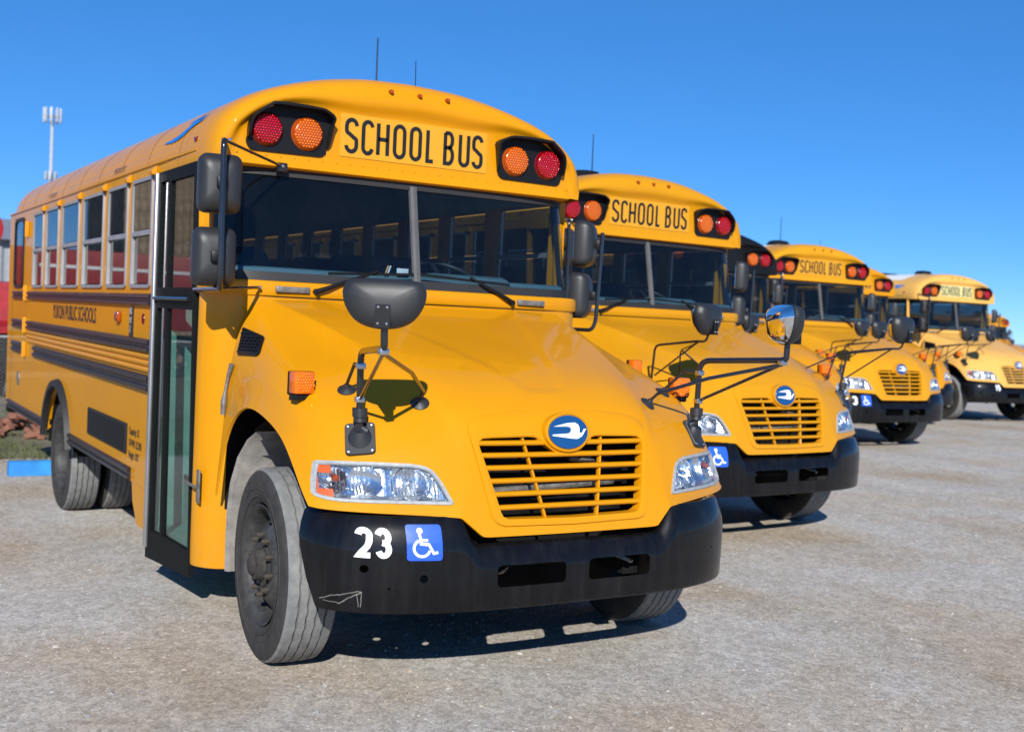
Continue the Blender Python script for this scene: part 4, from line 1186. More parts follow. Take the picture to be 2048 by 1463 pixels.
    for x, w, h in ((0, .8, .62), (.82, .45, .55), (-.82, .45, .55)): A('rear_window', ('rwp', w), lambda: MB().plate(rrect(w, h, .05, 3), [], lambda a, z: Vector((a, 9.18, z))).mesh('rear_window', 0), 'tinted_glass', loc=(x, 0, 2.1 if w > .5 else 2.15))
    A('rear_bumper', 'rbump', lambda: MB().box((0, 9.30, .55), (2.4, .10, .22), bev=.03).mesh('rear_bumper'), 'bumper_black')
    for fl in (False, True): A('rain_gutter', 'gutter', me_gutter, Y, flip=fl)
    # walls
    wr = A('side_wall', 'wallr', me_wall, Y, True); wl = A('side_wall', 'walll', lambda: flipped(me_wall(False)), Y)
    A('front_skirt', 'skirt', me_skirt, Y)
    for fl in (False, True):
        e = 3.05 if not fl else 2.2; sfx = 'l' if fl else 'r'
        for i, (z0, z1) in enumerate(((1.683, 1.762), (1.388, 1.476), (1.140, 1.250))):
            A('rub_rail', ('rail', sfx, i), me_rail, 'rail_black', e, 7.86 - (.45 if i == 2 and not fl else 0), z0, z1, flip=fl)
            if not fl: A('rub_rail', ('railb', i), me_rail, 'rail_black', 8.06, 8.78, z0, z1)
        A('rub_rail', ('rail4', sfx), me_rail, 'rail_black', 3.47, 5.58, .532, .618, flip=fl); A('rub_rail', 'rail5', me_rail, 'rail_black', 6.78, 9.0, .532, .618, flip=fl)
        for i in range(3): A('pressed_rib', ('rib', sfx, i), me_rib, Y, e, 7.86, 1.280 + .042 * i, flip=fl)
        wins = WIN if not fl else [(2.25, 2.95)] + [(3.12 + .735 * k, 3.12 + .735 * k + .60) for k in range(8)]
        for i, (a, b) in enumerate(wins):
            w = b - a; key = round(w, 3)
            wf = A('window', ('wf', key), me_win_frame, 'window_metal', w, flip=fl, loc=((-1.22 if not fl else 1.22), (a + b) / 2, 2.15))
            A('pane', ('pu', key), me_pane, 'tinted_glass', w - .05, .30, parent=wf, loc=(0, 0, .172)); A('pane', ('pu', key), None, 'tinted_glass', parent=wf, loc=((.012 if not fl else -.012), 0, -.172))
            if not fl: A('window_drip', 'drip', me_drip, Y, loc=(-1.222, a - .045, 2.50))
    # lift door outline and hinges on the door side
    A('lift_door_window', 'ldw', lambda: MB().plate(rrect(.60, .71, .10, 4), [rrect(.53, .64, .08, 4)], lambda y, z: Vector((-.012, y, z)), lambda y, z: Vector((.01, y, z))).mesh('lift_door_window', 30), 'trim_black', loc=(-1.22, 8.51, 2.15))
    A('pane', ('pl', 1), lambda: MB().plate(rrect(.54, .65, .08, 4), [], lambda y, z: Vector((0, y, z))).mesh('pane', 0), 'tinted_glass', loc=(-1.222, 8.51, 2.15))
    for z in (2.37, 1.745, 1.43, 1.19): A('door_hinge', 'hinge', lambda: MB().box((-.012, 0, 0), (.022, .055, .15), bev=.006).tube([(-.026, 0, -.075), (-.026, 0, .075)], .011, 8).mesh('door_hinge'), Y, loc=(-1.22, 7.965, z))
    A('door_seam', 'seam', lambda: MB().loft([[(-1.2215, y, .56), (-1.2215, y, 2.54)] for y in (8.885, 8.897)], False).mesh('door_seam', 0), 'decal_black')
    for fl in (False, True):
        A('arch_trim', 'archt', lambda: MB().loft([[(-1.215, 6.15 + r * cos(a), .40 + r * sin(a)), (-1.262, 6.15 + r * cos(a), .40 + r * sin(a)), (-1.262, 6.15 + (r + .05) * cos(a), .40 + (r + .05) * sin(a)), (-1.215, 6.15 + (r + .065) * cos(a), .40 + (r + .065) * sin(a))] for r, a in [(.555, radians(8 + 164 * k / 24)) for k in range(25)]], True, True).mesh('arch_trim', 40), 'gasket_rubber', flip=fl)
        A('wheel_housing', 'rhouse', lambda: MB().loft([[(-1.19, 6.15 + .57 * cos(a), .42 + .57 * sin(a)), (-.4, 6.15 + .57 * cos(a), .42 + .57 * sin(a))] for a in [pi * k / 14 for k in range(15)]], False).mesh('wheel_housing'), 'underbody', flip=fl)
    # entrance door
    dr = A('door', 'door', lambda: MB().plate([(2.025, .20), (2.985, .125), (2.985, 2.50), (2.15, 2.50)], [[(2.15, 1.80), (2.665, 1.80), (2.675, 2.43), (2.18, 2.43)], [(2.705, 1.80), (2.895, 1.80), (2.895, 2.44), (2.715, 2.44)], [(2.060, .34), (2.62, .325), (2.665, 1.675), (2.13, 1.675)], [(2.66, .32), (2.895, .305), (2.895, 1.675), (2.705, 1.675)]],
            lambda y, z: Vector((-1.232, y, z)), lambda y, z: Vector((-1.20, y, z))).mesh('door', 20), 'door_black')
    for i, (a, b, z0, z1) in enumerate(((2.14, 2.685, 1.79, 2.44), (2.695, 2.90, 1.79, 2.45), (2.05, 2.675, .32, 1.685), (2.65, 2.90, .30, 1.685))):
        A('door_pane', ('dp', i), lambda: MB().plate([(a, z0), (b, z0), (b, z1), (a, z1)], [], lambda y, z: Vector((-1.216, y, z))).mesh('door_pane', 0), 'door_glass', parent=dr)
    A('door_strip', 'dstrip', lambda: MB().box((-1.242, 2.948, 1.345), (.02, .05, 2.30), bev=.005).mesh('door_strip'), 'aluminium', parent=dr)
    A('door_bar', 'dbar', lambda: MB().tube([(-1.245, 2.16, 1.735), (-1.245, 2.9, 1.735)], .014, 8).mesh('door_bar'), 'gloss_black', parent=dr)
    A('stepwell', 'stepw', lambda: MB().box((-.92, 2.52, .30), (.50, .92, .04)).box((-.84, 2.52, .62), (.34, .90, .03)).box((-1.0, 2.52, .47), (.02, .90, .34)).box((-.68, 2.52, .78), (.02, .90, .34)).box((-.90, 2.045, .97), (.5, .02, 1.3)).box((-.92, 2.98, 1.0), (.5, .02, 1.40)).mesh('stepwell', 0), 'step_green')
    A('grab_rail', 'grab', lambda: MB().tube(fillet([(-.95, 2.2, .5), (-.95, 2.2, 1.3), (-.7, 2.2, 1.6)], .1), .016, 8).mesh('grab_rail'), 'aluminium')
    A('dashboard', 'dash', lambda: MB().box((0, 2.02, 1.80), (2.16, .26, .27), bev=.03).box((.5, 2.16, 1.82), (.6, .18, .3), bev=.05).box((0, 2.0, 1.35), (2.1, .04, .9)).mesh('dashboard'), 'dash_teal')
    A('steering_wheel', 'steer', me_steer, 'mirror_plastic', loc=(.46, 2.36, 1.95), rot=(radians(28), 0, 0))
    # rear-view mirrors
    for sx, my, mx, zt, zb, dz in ((-1, 1.50, -1.285, 2.325, 1.952, 0), (1, 1.98, 1.315, 2.225, 1.885, 0)):
        for z, ox in ((zt, .008), (zb, -.010)):
            mh = A('side_mirror', 'smir', me_side_mirror, 'mirror_plastic', loc=(mx + ox, my + .05, z), rot=(0, 0, radians(-9 if sx < 0 else 44)))
            A('mirror_glass', 'smg', me_side_glass, 'mirror_silver', parent=mh); A('mirror_clamp', 'smc', me_clamp, 'trim_black', parent=mh)
        if sx < 0:
            A('mirror_arm', 'marm_r', lambda: MB().tube(fillet([(-1.215, 2.16, 1.79), (-1.285, 1.46, 1.79), (-1.295, 1.43, 1.83), (-1.30, 1.43, 2.53), (-1.22, 1.62, 2.545), (-1.16, 1.90, 2.60)], .04), .0155, 10).tube([(-1.29, 1.44, 2.53), (-.83, 1.895, 2.492)], .008, 8).tube([(-1.285, 1.46, 1.79), (-.965, 1.80, 1.815)], .009, 8).box((-.83, 1.90, 2.485), (.06, .04, .05), bev=.006).mesh('mirror_arm', 50), 'gloss_black')
            A('arm_bolts', 'marmb', lambda: me_bolts([(-.965, 1.793, 1.815), (-.83, 1.877, 2.49), (-1.27, 1.435, 2.535)], .010, 'Y', .01), 'bolt_steel')
        else:
            A('mirror_arm', 'marm_l', lambda: MB().tube(fillet([(1.215, 2.14, 1.66), (1.34, 1.93, 1.66), (1.365, 1.925, 1.72), (1.383, 1.92, 2.30)], .03), .013, 10).mesh('mirror_arm', 50), 'gloss_black')
    # cross-view mirrors on the fenders
    for fl in (False, True):
        s = 1 if fl else -1
        if thick:
            A('mirror_base', 'xbase', me_mirror_base, 'mirror_plastic', flip=fl); A('mirror_post', 'xpost', me_mirror_tube, 'gloss_black', flip=fl)
            A('base_bolts', 'xbb', me_base_bolts, 'bolt_steel', flip=fl)
            A('mirror_brace', 'xbrace', me_mirror_braces, 'gloss_black', flip=fl); [A('brace_clamp', ('xclamp', w), me_clamps, 'bolt_steel', w, flip=fl) for w in (0, 1, 2)]
            [A('suction_foot', ('xsuc', w), me_suction, 'mirror_plastic', w, flip=fl) for w in (0, 1)]
            mh = A('crossview_mirror', 'xsh', me_xmirror_shell, 'mirror_plastic', loc=(s * 1.097, -.09, 1.742), rot=(0, 0, radians(-30 if not fl else 66)), scale=(.93, .72 if not fl else .9, .98))
        else:
            if not fl: A('mirror_plate', 'tplate', me_thin_plate, 'trim_black', flip=fl)
            else: A('mirror_base', 'xbase', me_mirror_base, 'mirror_plastic', flip=fl)
            A('mirror_tube', 'ttube', me_thin_tubes, 'gloss_black', flip=fl)
            mh = A('crossview_mirror', 'xsh', me_xmirror_shell, 'mirror_plastic', loc=(s * 1.12, -.06, 1.76), rot=(0, 0, radians(14 if not fl else 10)), scale=(.86, 1, 1.12))
        A('mirror_glass', 'xgl', me_xmirror_glass, 'mirror_silver', parent=mh)
        A('bracket_plate', 'xbp', me_bracket_plate, 'trim_black', parent=mh)
        A('bracket_bolts', 'xbbs', lambda: me_bolts([(x, -.072, z) for x in (-.019, .019) for z in (-.012, -.078)], .0055), 'bolt_steel', parent=mh)
        # fender lamp, vent, latch
        h = HOOD_BVH.find_nearest(Vector((-1.075, .83, 1.372)))[0]
        sg = A('fender_lamp', 'sig', me_signal, 'amber_clear', loc=(s * (-h.x + .040), h.y - .100, h.z + .006), rot=(0, 0, radians(-10) * s))
        A('lamp_base', 'sigb', me_signal_base, 'trim_black', parent=sg); A('lamp_facets', 'sigf', me_signal_dots, 'amber_facet', parent=sg)
        v = A('hood_vent', 'vent', me_vent, 'trim_black', flip=fl); A('vent_slats', 'vents', me_vent_slats, 'trim_black', flip=fl, parent=v)
        A('hood_latch', 'latch', me_latch, 'tarnish', flip=fl)
    # wheels
    def wheel(x, y, z, front, flip, turn=0.0):
        rot = (radians(random.uniform(0, 360)), 0, (pi if flip else 0) + turn)
        w = A('wheel', ('rim', front), me_rim, 'wheel_steel', front, loc=(x, y, z), rot=(0, 0, (pi if flip else 0) + turn))
        A('tyre', 'tyre', me_tyre, 'sidewall_rubber', parent=w); A('tread', 'tread', me_tread, 'tread_rubber', parent=w)
        A('hub', ('hub', front), me_hub, 'hub_dirt', front, parent=w)
        for k in range(10): a = 2 * pi * k / 10 + .2; A('lug_nut', ('nut', front), me_nut, 'nut_rust', front, parent=w, loc=(0, .142 * cos(a), .142 * sin(a)))
        return w
    wheel(-1.045, 1.05, .468, True, False, steer); wheel(1.045, 1.05, .468, True, True, steer)
    for s in (-1, 1):
        wheel(s * 1.06, 6.15, rear_z, False, s > 0); wheel(s * .74, 6.15, rear_z, False, s > 0)
    # seats
    for k in range(7):
        for s in (-1, 1):
            if k == 0 and s == -1 and False: continue
            st = A('seat', 'seat', me_seat_base, 'seat_vinyl', loc=(s * .70, 3.45 + .78 * k, .96)); A('backrest', 'seatb', me_seat_back, 'seat_vinyl', parent=st)
    ds = A('driver_seat', 'dseat', lambda: MB().box((.52, 2.85, 1.32), (.52, .50, .14), bev=.04).box((.52, 2.85, 1.1), (.3, .3, .3)).box((.52, 3.10, 1.72), (.52, .12, .78), Matrix.Rotation(radians(-6), 3, 'X'), bev=.05).mesh('driver_seat'), 'seat_vinyl')
    A('partition', 'part', lambda: MB().box((-.68, 3.12, 1.35), (.95, .03, .75)).box((.72, 3.28, 1.45), (.8, .03, .9)).mesh('partition', 0), 'interior_grey')
    A('roof_vent', 'rvent', lambda: MB().lathe([(3.09, .19), (3.14, .19), (3.19, .15), (3.205, .06)], 24, 'Z', (-.12, 2.80, -.03), True).mesh('roof_vent'), 'trim_black')
    A('roof_hatch', 'hatch', lambda: MB().box((0, 4.3, 3.115), (.62, .62, .06), bev=.025).mesh('roof_hatch'), 'trim_black')
    # writing and fittings on the door side
    if full:
        sid = lambda y0, z0: (lambda a, b: Vector((-1.2225, y0 - a, z0 + b)))
        A('district_lettering', 'txt1', lambda: font_mesh('YUKON PUBLIC SCHOOLS', .165, sid(6.50, 1.535), .92, .003), 'decal_black')
        A('data_lettering', 'txt2', lambda: font_mesh("Capacity: 35\nGVWR: 25,700\nHeight: 10'6\"", .068, sid(3.545, .835), .80, .001, 1.15), 'decal_black')
        A('exit_lettering', 'txt3', lambda: font_mesh('EMERGENCY EXIT', .055, (lambda a, b: roof_pt(4.30 - a, 2.60 + b, .004)), .8), 'decal_black')
        A('exit_lettering', 'txt4', lambda: font_mesh('EMERGENCY EXIT', .055, (lambda a, b: roof_pt(6.90 - a, 2.60 + b, .004)), .8), 'decal_black')
        lb = A('vertical_label', 'vlab', lambda: MB().box((-1.223, 3.58, 1.575), (.006, .10, .20)).mesh('vertical_label', 0), 'decal_black')
        A('label_lettering', 'vlabt', lambda: font_mesh('BUS\nNO\n23', .06, (lambda a, b: Vector((-1.2275, 3.615 - a, 1.625 + b))), .6), 'decal_white', parent=lb)
        A('round_sticker', 'rst', lambda: MB().lathe([(-1.221, .035), (-1.224, .034)], 20, 'X', (0, 3.27, 1.60), True).mesh('round_sticker'), 'red_lens')
        A('side_lamp', 'slamp', lambda: MB().box((-1.235, 3.93, 1.60), (.03, .10, .07), bev=.012).mesh('side_lamp'), 'amber_lens')
        A('roof_emblem', 'rbird', me_roof_bird, 'decal_blue')
        A('side_vent', 'svent', lambda: MB().box((-1.225, 4.22, .795), (.018, 1.24, .20), bev=.006).mesh('side_vent'), 'louvre_black')
        for k in range(11): A('vent_louvre', 'louv', lambda: MB().box((-1.237, 4.22, 0), (.008, 1.18, .006), Matrix.Rotation(radians(25), 3, 'Y')).mesh('vent_louvre', 0), 'louvre_black', loc=(0, 0, .712 + .0165 * k))
        A('roof_lamp', 'rlamp', lambda: MB().box((-1.20, 2.26, 2.635), (.03, .04, .028), bev=.006).mesh('roof_lamp'), 'red_lens')
        A('cowl_hook', 'chook', lambda: MB().box((-1.222, 1.93, .72), (.01, .05, .18), bev=.003).tube([(-1.24, 1.92, .72), (-1.26, 2.08, .73)], .009, 8).mesh('cowl_hook'), 'tarnish')
        A('fuel_cap', 'fcap', lambda: MB().lathe([(-1.221, .075), (-1.230, .07), (-1.230, .05)], 20, 'X', (0, 8.35, .88), True).mesh('fuel_cap'), 'tarnish')
    if not older and not cap_m: A('antenna', 'ant', lambda: MB().tube([(.30, 3.2, 3.06), (.30, 3.2, 3.10), (.30, 3.205, 3.62)], [.016, .008, .0045], 6).mesh('antenna'), 'gloss_black')
    if thick: A('roof_aerial', 'ant2', lambda: MB().box((.165, 2.30, 3.098), (.05, .07, .035), bev=.01).tube([(.165, 2.30, 3.10), (.165, 2.31, 3.29)], .0025, 5).mesh('roof_aerial'), 'trim_black')
    return R

bus1 = build_bus((0, 0, 0), 0, 'nearest yellow school bus, numbered 23 in white on its black bumper', number='23', thick=True, rear_z=.365, extras=True, steer=radians(-3))
#@@BUSES
#@@PLACE
build_bus((3.641, 2.279, .01), radians(3.26), 'second yellow school bus in the row, wheelchair plate but no number on its bumper', paint_m='bus_yellow_worn')
build_bus((7.714, 6.147, .03), 0, 'set-back school bus with a black front cap, mostly hidden behind the second bus', cap_m='trim_black', access=False)
build_bus((10.754, 7.129, .05), radians(-.91), 'yellow school bus in mid row with white 3 and wheelchair plate on its bumper', number='3', paint_m='bus_yellow_dusty')
build_bus((14.679, 9.949, .05), 0, 'yellow school bus almost hidden behind the one numbered 3', access=False)
build_bus((18.232, 10.448, .06), radians(-4.94), 'pale faded school bus numbered 15 with a white roof', paint_m='bus_pale', number='15', access=False, older=True)
build_bus((46.3, 29.9, .0), radians(-2), 'far yellow school bus just right of the pale numbered one', access=False, full=False)
build_bus((60.5, 40.2, .0), radians(-2), 'most distant school bus at the right edge of the picture', paint_m='bus_pale', access=False, full=False, older=True)

# ------------------------------------------------------------------ ground
from mathutils import noise as mnoise
def S(t): t = min(1.0, max(0.0, t)); return t * t * (3 - 2 * t)
def g(x, y):
    z = -.10 * S((y - 1.6) / 4.4) * (1 - S((x - .9) / 1.6)) + .05 * S((x - 1.5) / 7)
    if abs(x) < 40 and abs(y) < 40: z += .010 * mnoise.noise(Vector((x * .6, y * .6, 0))) * (1 - S((abs(x) - 20) / 20))
    return z
def ground_mat():
    m, n, l, b = nodes_of('gravel_ground')
    setp(b, rough=0.95, spec=0.15)
    big = noise(n, l, 0.55, 4, 0.55); mid = noise(n, l, 5.0, 6, 0.7)
    tan_ = ramp(n, l, big.outputs[0], [(0.42, (0.468, 0.445, 0.405)), (0.64, (0.43, 0.362, 0.280))])
    mm = ramp(n, l, mid.outputs[0], [(0.25, 0.84), (0.75, 1.10)])
    tc = n.new('ShaderNodeTexCoord')
    v = n.new('ShaderNodeTexVoronoi'); v.inputs['Scale'].default_value = 95; l.new(tc.outputs['Object'], v.inputs['Vector'])
    v2 = n.new('ShaderNodeTexVoronoi'); v2.inputs['Scale'].default_value = 28; l.new(tc.outputs['Object'], v2.inputs['Vector'])
    bw = n.new('ShaderNodeRGBToBW'); l.new(v.outputs['Color'], bw.inputs[0]); bw2 = n.new('ShaderNodeRGBToBW'); l.new(v2.outputs['Color'], bw2.inputs[0])
    s1 = ramp(n, l, bw.outputs[0], [(0.1, (0.74, 0.73, 0.72)), (0.45, (0.98, 0.98, 0.99)), (0.9, (1.28, 1.26, 1.24))])
    s2 = ramp(n, l, bw2.outputs[0], [(0.2, (0.86, 0.84, 0.82)), (0.8, (1.12, 1.12, 1.12))])
    def mul(a, c):
        x = n.new('ShaderNodeMix'); x.data_type = 'RGBA'; x.blend_type = 'MULTIPLY'; x.inputs[0].default_value = 1.0; x.clamp_result = False
        l.new(a, x.inputs[6]); l.new(c, x.inputs[7]); return x.outputs[2]
    trk = noise(n, l, 1.0, 3, 0.5, stretch=(1.1, .16, 1)); tr_ = ramp(n, l, trk.outputs[0], [(0.3, (0.88, 0.85, 0.81)), (0.55, (1.03, 1.03, 1.03))])
    col = mul(mul(mul(mul(tan_.outputs[0], mm.outputs[0]), s1.outputs[0]), s2.outputs[0]), tr_.outputs[0])
    l.new(col, b.inputs['Base Color'])
    ad = n.new('ShaderNodeMath'); ad.operation = 'ADD'; l.new(v.outputs['Distance'], ad.inputs[0])
    f = noise(n, l, 240, 2, 0.6); l.new(f.outputs[0], ad.inputs[1])
    bump(n, l, b, ad.outputs[0], 0.25, 0.006)
ground_mat()
def axis(a, b, st, far):
    out = []; v = a
    while v < b: out.append(v); v += st
    k = st
    lo = [a]; hi = [b]
    while hi[-1] < far: k *= 1.35; hi.append(hi[-1] + k); lo.append(lo[-1] - k)
    return list(reversed(lo[1:])) + out + hi
def build_ground():
    xs = axis(-6, 8, .2, 1500); ys = axis(-3, 14, .2, 1500)
    verts = [(x, y, g(x, y)) for y in ys for x in xs]; nx = len(xs)
    faces = [(j * nx + i, j * nx + i + 1, (j + 1) * nx + i + 1, (j + 1) * nx + i) for j in range(len(ys) - 1) for i in range(nx - 1)]
    me = bpy.data.meshes.new('ground'); me.from_pydata(verts, [], faces); me.shade_smooth(); me.materials.append(None)
    tag(obj('gravel_ground', me, 'gravel_ground'), kind='structure')
build_ground()
def stone_mat():
    m, n, l, b = nodes_of('stone_grey'); setp(b, rough=0.9, spec=0.2)
    ge = n.new('ShaderNodeNewGeometry')
    rp = ramp(n, l, ge.outputs['Random Per Island'], [(0.0, (0.20, 0.20, 0.205)), (0.25, (0.33, 0.32, 0.31)), (0.5, (0.38, 0.36, 0.33)), (0.75, (0.38, 0.31, 0.245)), (1.0, (0.46, 0.44, 0.41))])
    l.new(rp.outputs[0], b.inputs['Base Color'])
stone_mat()
def build_stones():
    rnd = random.Random(3); V, F = [], []
    Fx, Fy = sin(YAW), cos(YAW); Rx, Ry = cos(YAW), -sin(YAW)
    count = 0
    while count < 34000:
        dpt = 3.4 + 9.5 * rnd.random() ** 1.25; w = (rnd.random() * 2 - 1) * .50
        x = -3.04 + Fx * dpt + Rx * dpt * w; y = -4.28 + Fy * dpt + Ry * dpt * w
        if mnoise.noise(Vector((x * .9, y * .9, 5))) + .35 * rnd.random() < -.05: continue
        r = .0018 + .0050 * rnd.random() ** 3.2
        if rnd.random() < .012: r = .007 + .009 * rnd.random()
        z = g(x, y); a = rnd.random() * pi; sx, sy, sz = r * (1.0 + .7 * rnd.random()), r * (.7 + .5 * rnd.random()), r * (.35 + .4 * rnd.random())
        o = len(V); ca, sa = cos(a), sin(a)
        for (px, py, pz) in ((1, 0, -.1), (.2, 1, -.1), (-1, .1, -.1), (-.1, -1, -.1), (.25, .2, 1), (-.3, -.15, .9)):
            qx, qy = px * sx, py * sy; V.append((x + qx * ca - qy * sa, y + qx * sa + qy * ca, z + pz * sz + sz * .15))
        for f in ((0, 1, 4), (1, 2, 4), (2, 5, 4), (2, 3, 5), (3, 0, 5), (0, 4, 5)): F.append(tuple(o + i for i in f))
        count += 1
    me = bpy.data.meshes.new('loose_gravel'); me.from_pydata(V, [], F); me.materials.append(None)
    tag(obj('loose_gravel', me, 'stone_grey'), 'loose grey and tan gravel scattered over the lot', 'gravel', kind='stuff')
build_stones()

# ------------------------------------------------------------------ left background
simple('grass_green', (0.085, 0.105, 0.03), 0.8, var=0.4, nscale=3)
simple('grass_soil', (0.15, 0.13, 0.075), 0.95, var=0.4, nscale=2)
simple('brick_red', (0.23, 0.095, 0.06), 0.9, var=0.35, nscale=4)
simple('block_blue', (0.015, 0.21, 0.58), 0.7, var=0.25, nscale=5)
simple('galvanised', (0.35, 0.36, 0.37), 0.5, metal=0.5)
simple('red_paint', (0.30, 0.010, 0.014), 0.5, coat=0.1, var=0.25)
simple('shed_metal', (0.30, 0.32, 0.34), 0.5, metal=0.2)
simple('timber', (0.33, 0.25, 0.17), 0.85, var=0.45, nscale=4)
simple('tower_white', (0.42, 0.44, 0.46), 0.5)
simple('bark', (0.11, 0.085, 0.065), 0.9, var=0.3)
simple('twig', (0.15, 0.12, 0.09), 0.9, var=0.3)
def build_grass():
    xs = [-16 + i for i in range(23)]; ys = [9.5 + .5 * i for i in range(29)]
    def edge(x): return .55 * mnoise.noise(Vector((x * .7, 1, 0)))
    V = [(x, y + (edge(x) if j == 0 else 0), g(x, y) + .012 + .02 * mnoise.noise(Vector((x, y, 3)))) for j, y in enumerate(ys) for x in xs]; nx = len(xs)
    F = [(j * nx + i, j * nx + i + 1, (j + 1) * nx + i + 1, (j + 1) * nx + i) for j in range(len(ys) - 1) for i in range(nx - 1)]
    me = bpy.data.meshes.new('verge'); me.from_pydata(V, [], F); me.shade_smooth(); me.materials.append(None)
    tag(obj('grass_verge', me, 'grass_soil'), kind='structure')
    rnd = random.Random(5); V, F = [], []
    for k in range(9000):
        x = -3.5 + 5.5 * rnd.random(); y = 9.3 + 6 * rnd.random() ** 1.2
        if mnoise.noise(Vector((x * 1.2, y * 1.2, 9))) < -.12: continue
        h = .03 + .07 * rnd.random(); a = rnd.random() * 2 * pi; o = len(V); z = g(x, y) + .01; lx, ly = .03 * cos(a * 3), .03 * sin(a * 3)
        V += [(x - .006 * cos(a), y - .006 * sin(a), z), (x + .006 * cos(a), y + .006 * sin(a), z), (x + lx, y + ly, z + h)]; F.append((o, o + 1, o + 2))
    me = bpy.data.meshes.new('grass'); me.from_pydata(V, [], F); me.materials.append(None)
    tag(obj('grass', me, 'grass_green'), 'thin winter grass behind the nearest bus', 'grass', kind='stuff')
build_grass()
st = MB().plate([(0, 0), (.155, 0), (.145, .03), (.125, .13), (.11, .145), (.045, .145), (.03, .13), (.01, .03)], [], lambda a, z: Vector((-1.31, 8.16 + a, z)), lambda a, z: Vector((.55, 8.16 + a, z))).mesh('wheel_stop', 30)
tag(obj('wheel_stop', st, 'block_blue', loc=(0, 0, -.10)), 'blue painted concrete wheel stop behind the rear tyre of the nearest bus', 'wheel stop')
rp_ = empty('brick_rubble', (-.6, 12.2, -.09), 0, 'heap of broken red bricks on the grass behind the nearest bus', 'rubble')
bk = [MB().box((0, 0, 0), (random.uniform(.12, .22), random.uniform(.08, .12), random.uniform(.05, .08)), bev=.012).mesh('brick', 30) for _ in range(5)]
for k in range(70):
    a = random.uniform(0, 2 * pi); q = random.random() ** .6
    obj('brick', bk[k % 5], 'brick_red', rp_, (1.3 * q * cos(a), 1.0 * q * sin(a), .04 + .22 * (1 - q) * random.random()), tuple(random.uniform(-.6, .6) if i < 2 else random.uniform(0, pi) for i in range(3)))
fe = empty('chain_link_fence', (0, 14.3, -.1), 0, 'grey chain link fence along the back of the gravel lot', 'fence')
for k in range(7): obj('post', G('fpost', lambda: MB().tube([(0, 0, 0), (0, 0, 1.25)], .03, 8).mesh('post')), 'galvanised', fe, (-9 + 2.4 * k, 0, 0))
obj('top_rail', MB().tube([(-9, 0, 1.2), (5.4, 0, 1.2)], .02, 8).mesh('top_rail'), 'galvanised', fe)
def chain():
    mb = MB(); s = .06; h = 1.18
    x = -9.0
    while x < 5.4:
        mb.vf([(x, -.002, 0), (x + .004, -.002, 0), (x + h + .004, -.002, h), (x + h, -.002, h)], [(0, 1, 2, 3)])
        mb.vf([(x + h, .002, 0), (x + h + .004, .002, 0), (x + .004, .002, h), (x, .002, h)], [(0, 1, 2, 3)]); x += s
    return mb.mesh('wire_mesh', 0, recalc=False)
tag(obj('wire_mesh', chain(), 'galvanised', fe), kind='stuff')
# red truck beyond the fence
tr = empty('red_truck', (-.92, 18.5, -.1), 0, 'red flatbed truck beyond the chain link fence at the left edge', 'truck')
tr.scale = (1, 1, .80)
obj('cab', MB().plate([(-1.2, 1.45), (-1.2, 1.6), (-.75, 1.72), (-.45, 2.55), (.7, 2.6), (.75, 1.45)], [rrect(.62, .6, .06, 3, .15, 2.1)], lambda y, z: Vector((-1.15, y, z)), lambda y, z: Vector((1.15, y, z))).mesh('cab', 30), 'red_paint', tr)
obj('window', MB().plate(rrect(.66, .62, .05, 3, .15, 2.1), [], lambda y, z: Vector((-1.0, y, z)), lambda y, z: Vector((1.0, y, z))).mesh('window', 0), 'tinted_glass', tr)
obj('engine_cover', MB().box((0, -.2, 1.0), (2.2, 1.9, .88), bev=.05).mesh('engine_cover'), 'underbody', tr)
obj('flatbed', MB().box((0, 3.2, 1.05), (2.3, 4.6, .18), bev=.03).box((0, 1.0, 1.95), (2.2, .1, .7), bev=.03).mesh('flatbed'), 'red_paint', tr)
for x in (-.95, .95):
    for y in (-.4, 4.2):
        w = obj('wheel', G(('rim', False), me_rim, False), 'wheel_steel', tr, (x, y, .47), (0, 0, pi if x > 0 else 0)); obj('tyre', G('tyre', me_tyre), 'sidewall_rubber', w); obj('tread', G('tread', me_tread), 'tread_rubber', w)
sg = empty('round_sign', (-.02, 22.2, -.1), 0, 'round red sign with a white disc on a grey pole at the left edge', 'sign')
obj('pole', MB().tube([(0, .06, 0), (0, .06, 3.4)], .05, 10).mesh('pole'), 'galvanised', sg)
obj('sign_face', MB().lathe([(.03, .42), (-.03, .42), (-.035, .40)], 36, 'Y', (0, 0, 3.2), True).mesh('sign_face'), 'red_paint', sg)
obj('sign_disc', MB().lathe([(-.036, .22), (-.040, .22)], 30, 'Y', (0, 0, 3.2), True).mesh('sign_disc'), 'decal_white', sg)
sh = empty('metal_shed', (5.9, 27, -.1), 0, 'grey corrugated metal shed beyond the red truck', 'shed')
def corr():
    mb = MB(); n = 120; return mb.loft([[(-5 + 10 * i / n, .03 * (1 if (i // 2) % 2 else -1), z) for i in range(n + 1)] for z in (0, 3.2)], False).mesh('wall', 0)
obj('wall', corr(), 'shed_metal', sh); obj('wall', MB().box((5.0, 3, 1.6), (.06, 6, 3.2)).mesh('wall', 0), 'shed_metal', sh); obj('wall', MB().box((-5.0, 3, 1.6), (.06, 6, 3.2)).mesh('wall', 0), 'shed_metal', sh)
obj('roof', MB().loft([[(-5.2, -.3, 3.2), (5.2, -.3, 3.2)], [(-5.2, 3, 3.9), (5.2, 3, 3.9)], [(-5.2, 6.3, 3.2), (5.2, 6.3, 3.2)]], False).mesh('roof', 0), 'galvanised', sh)
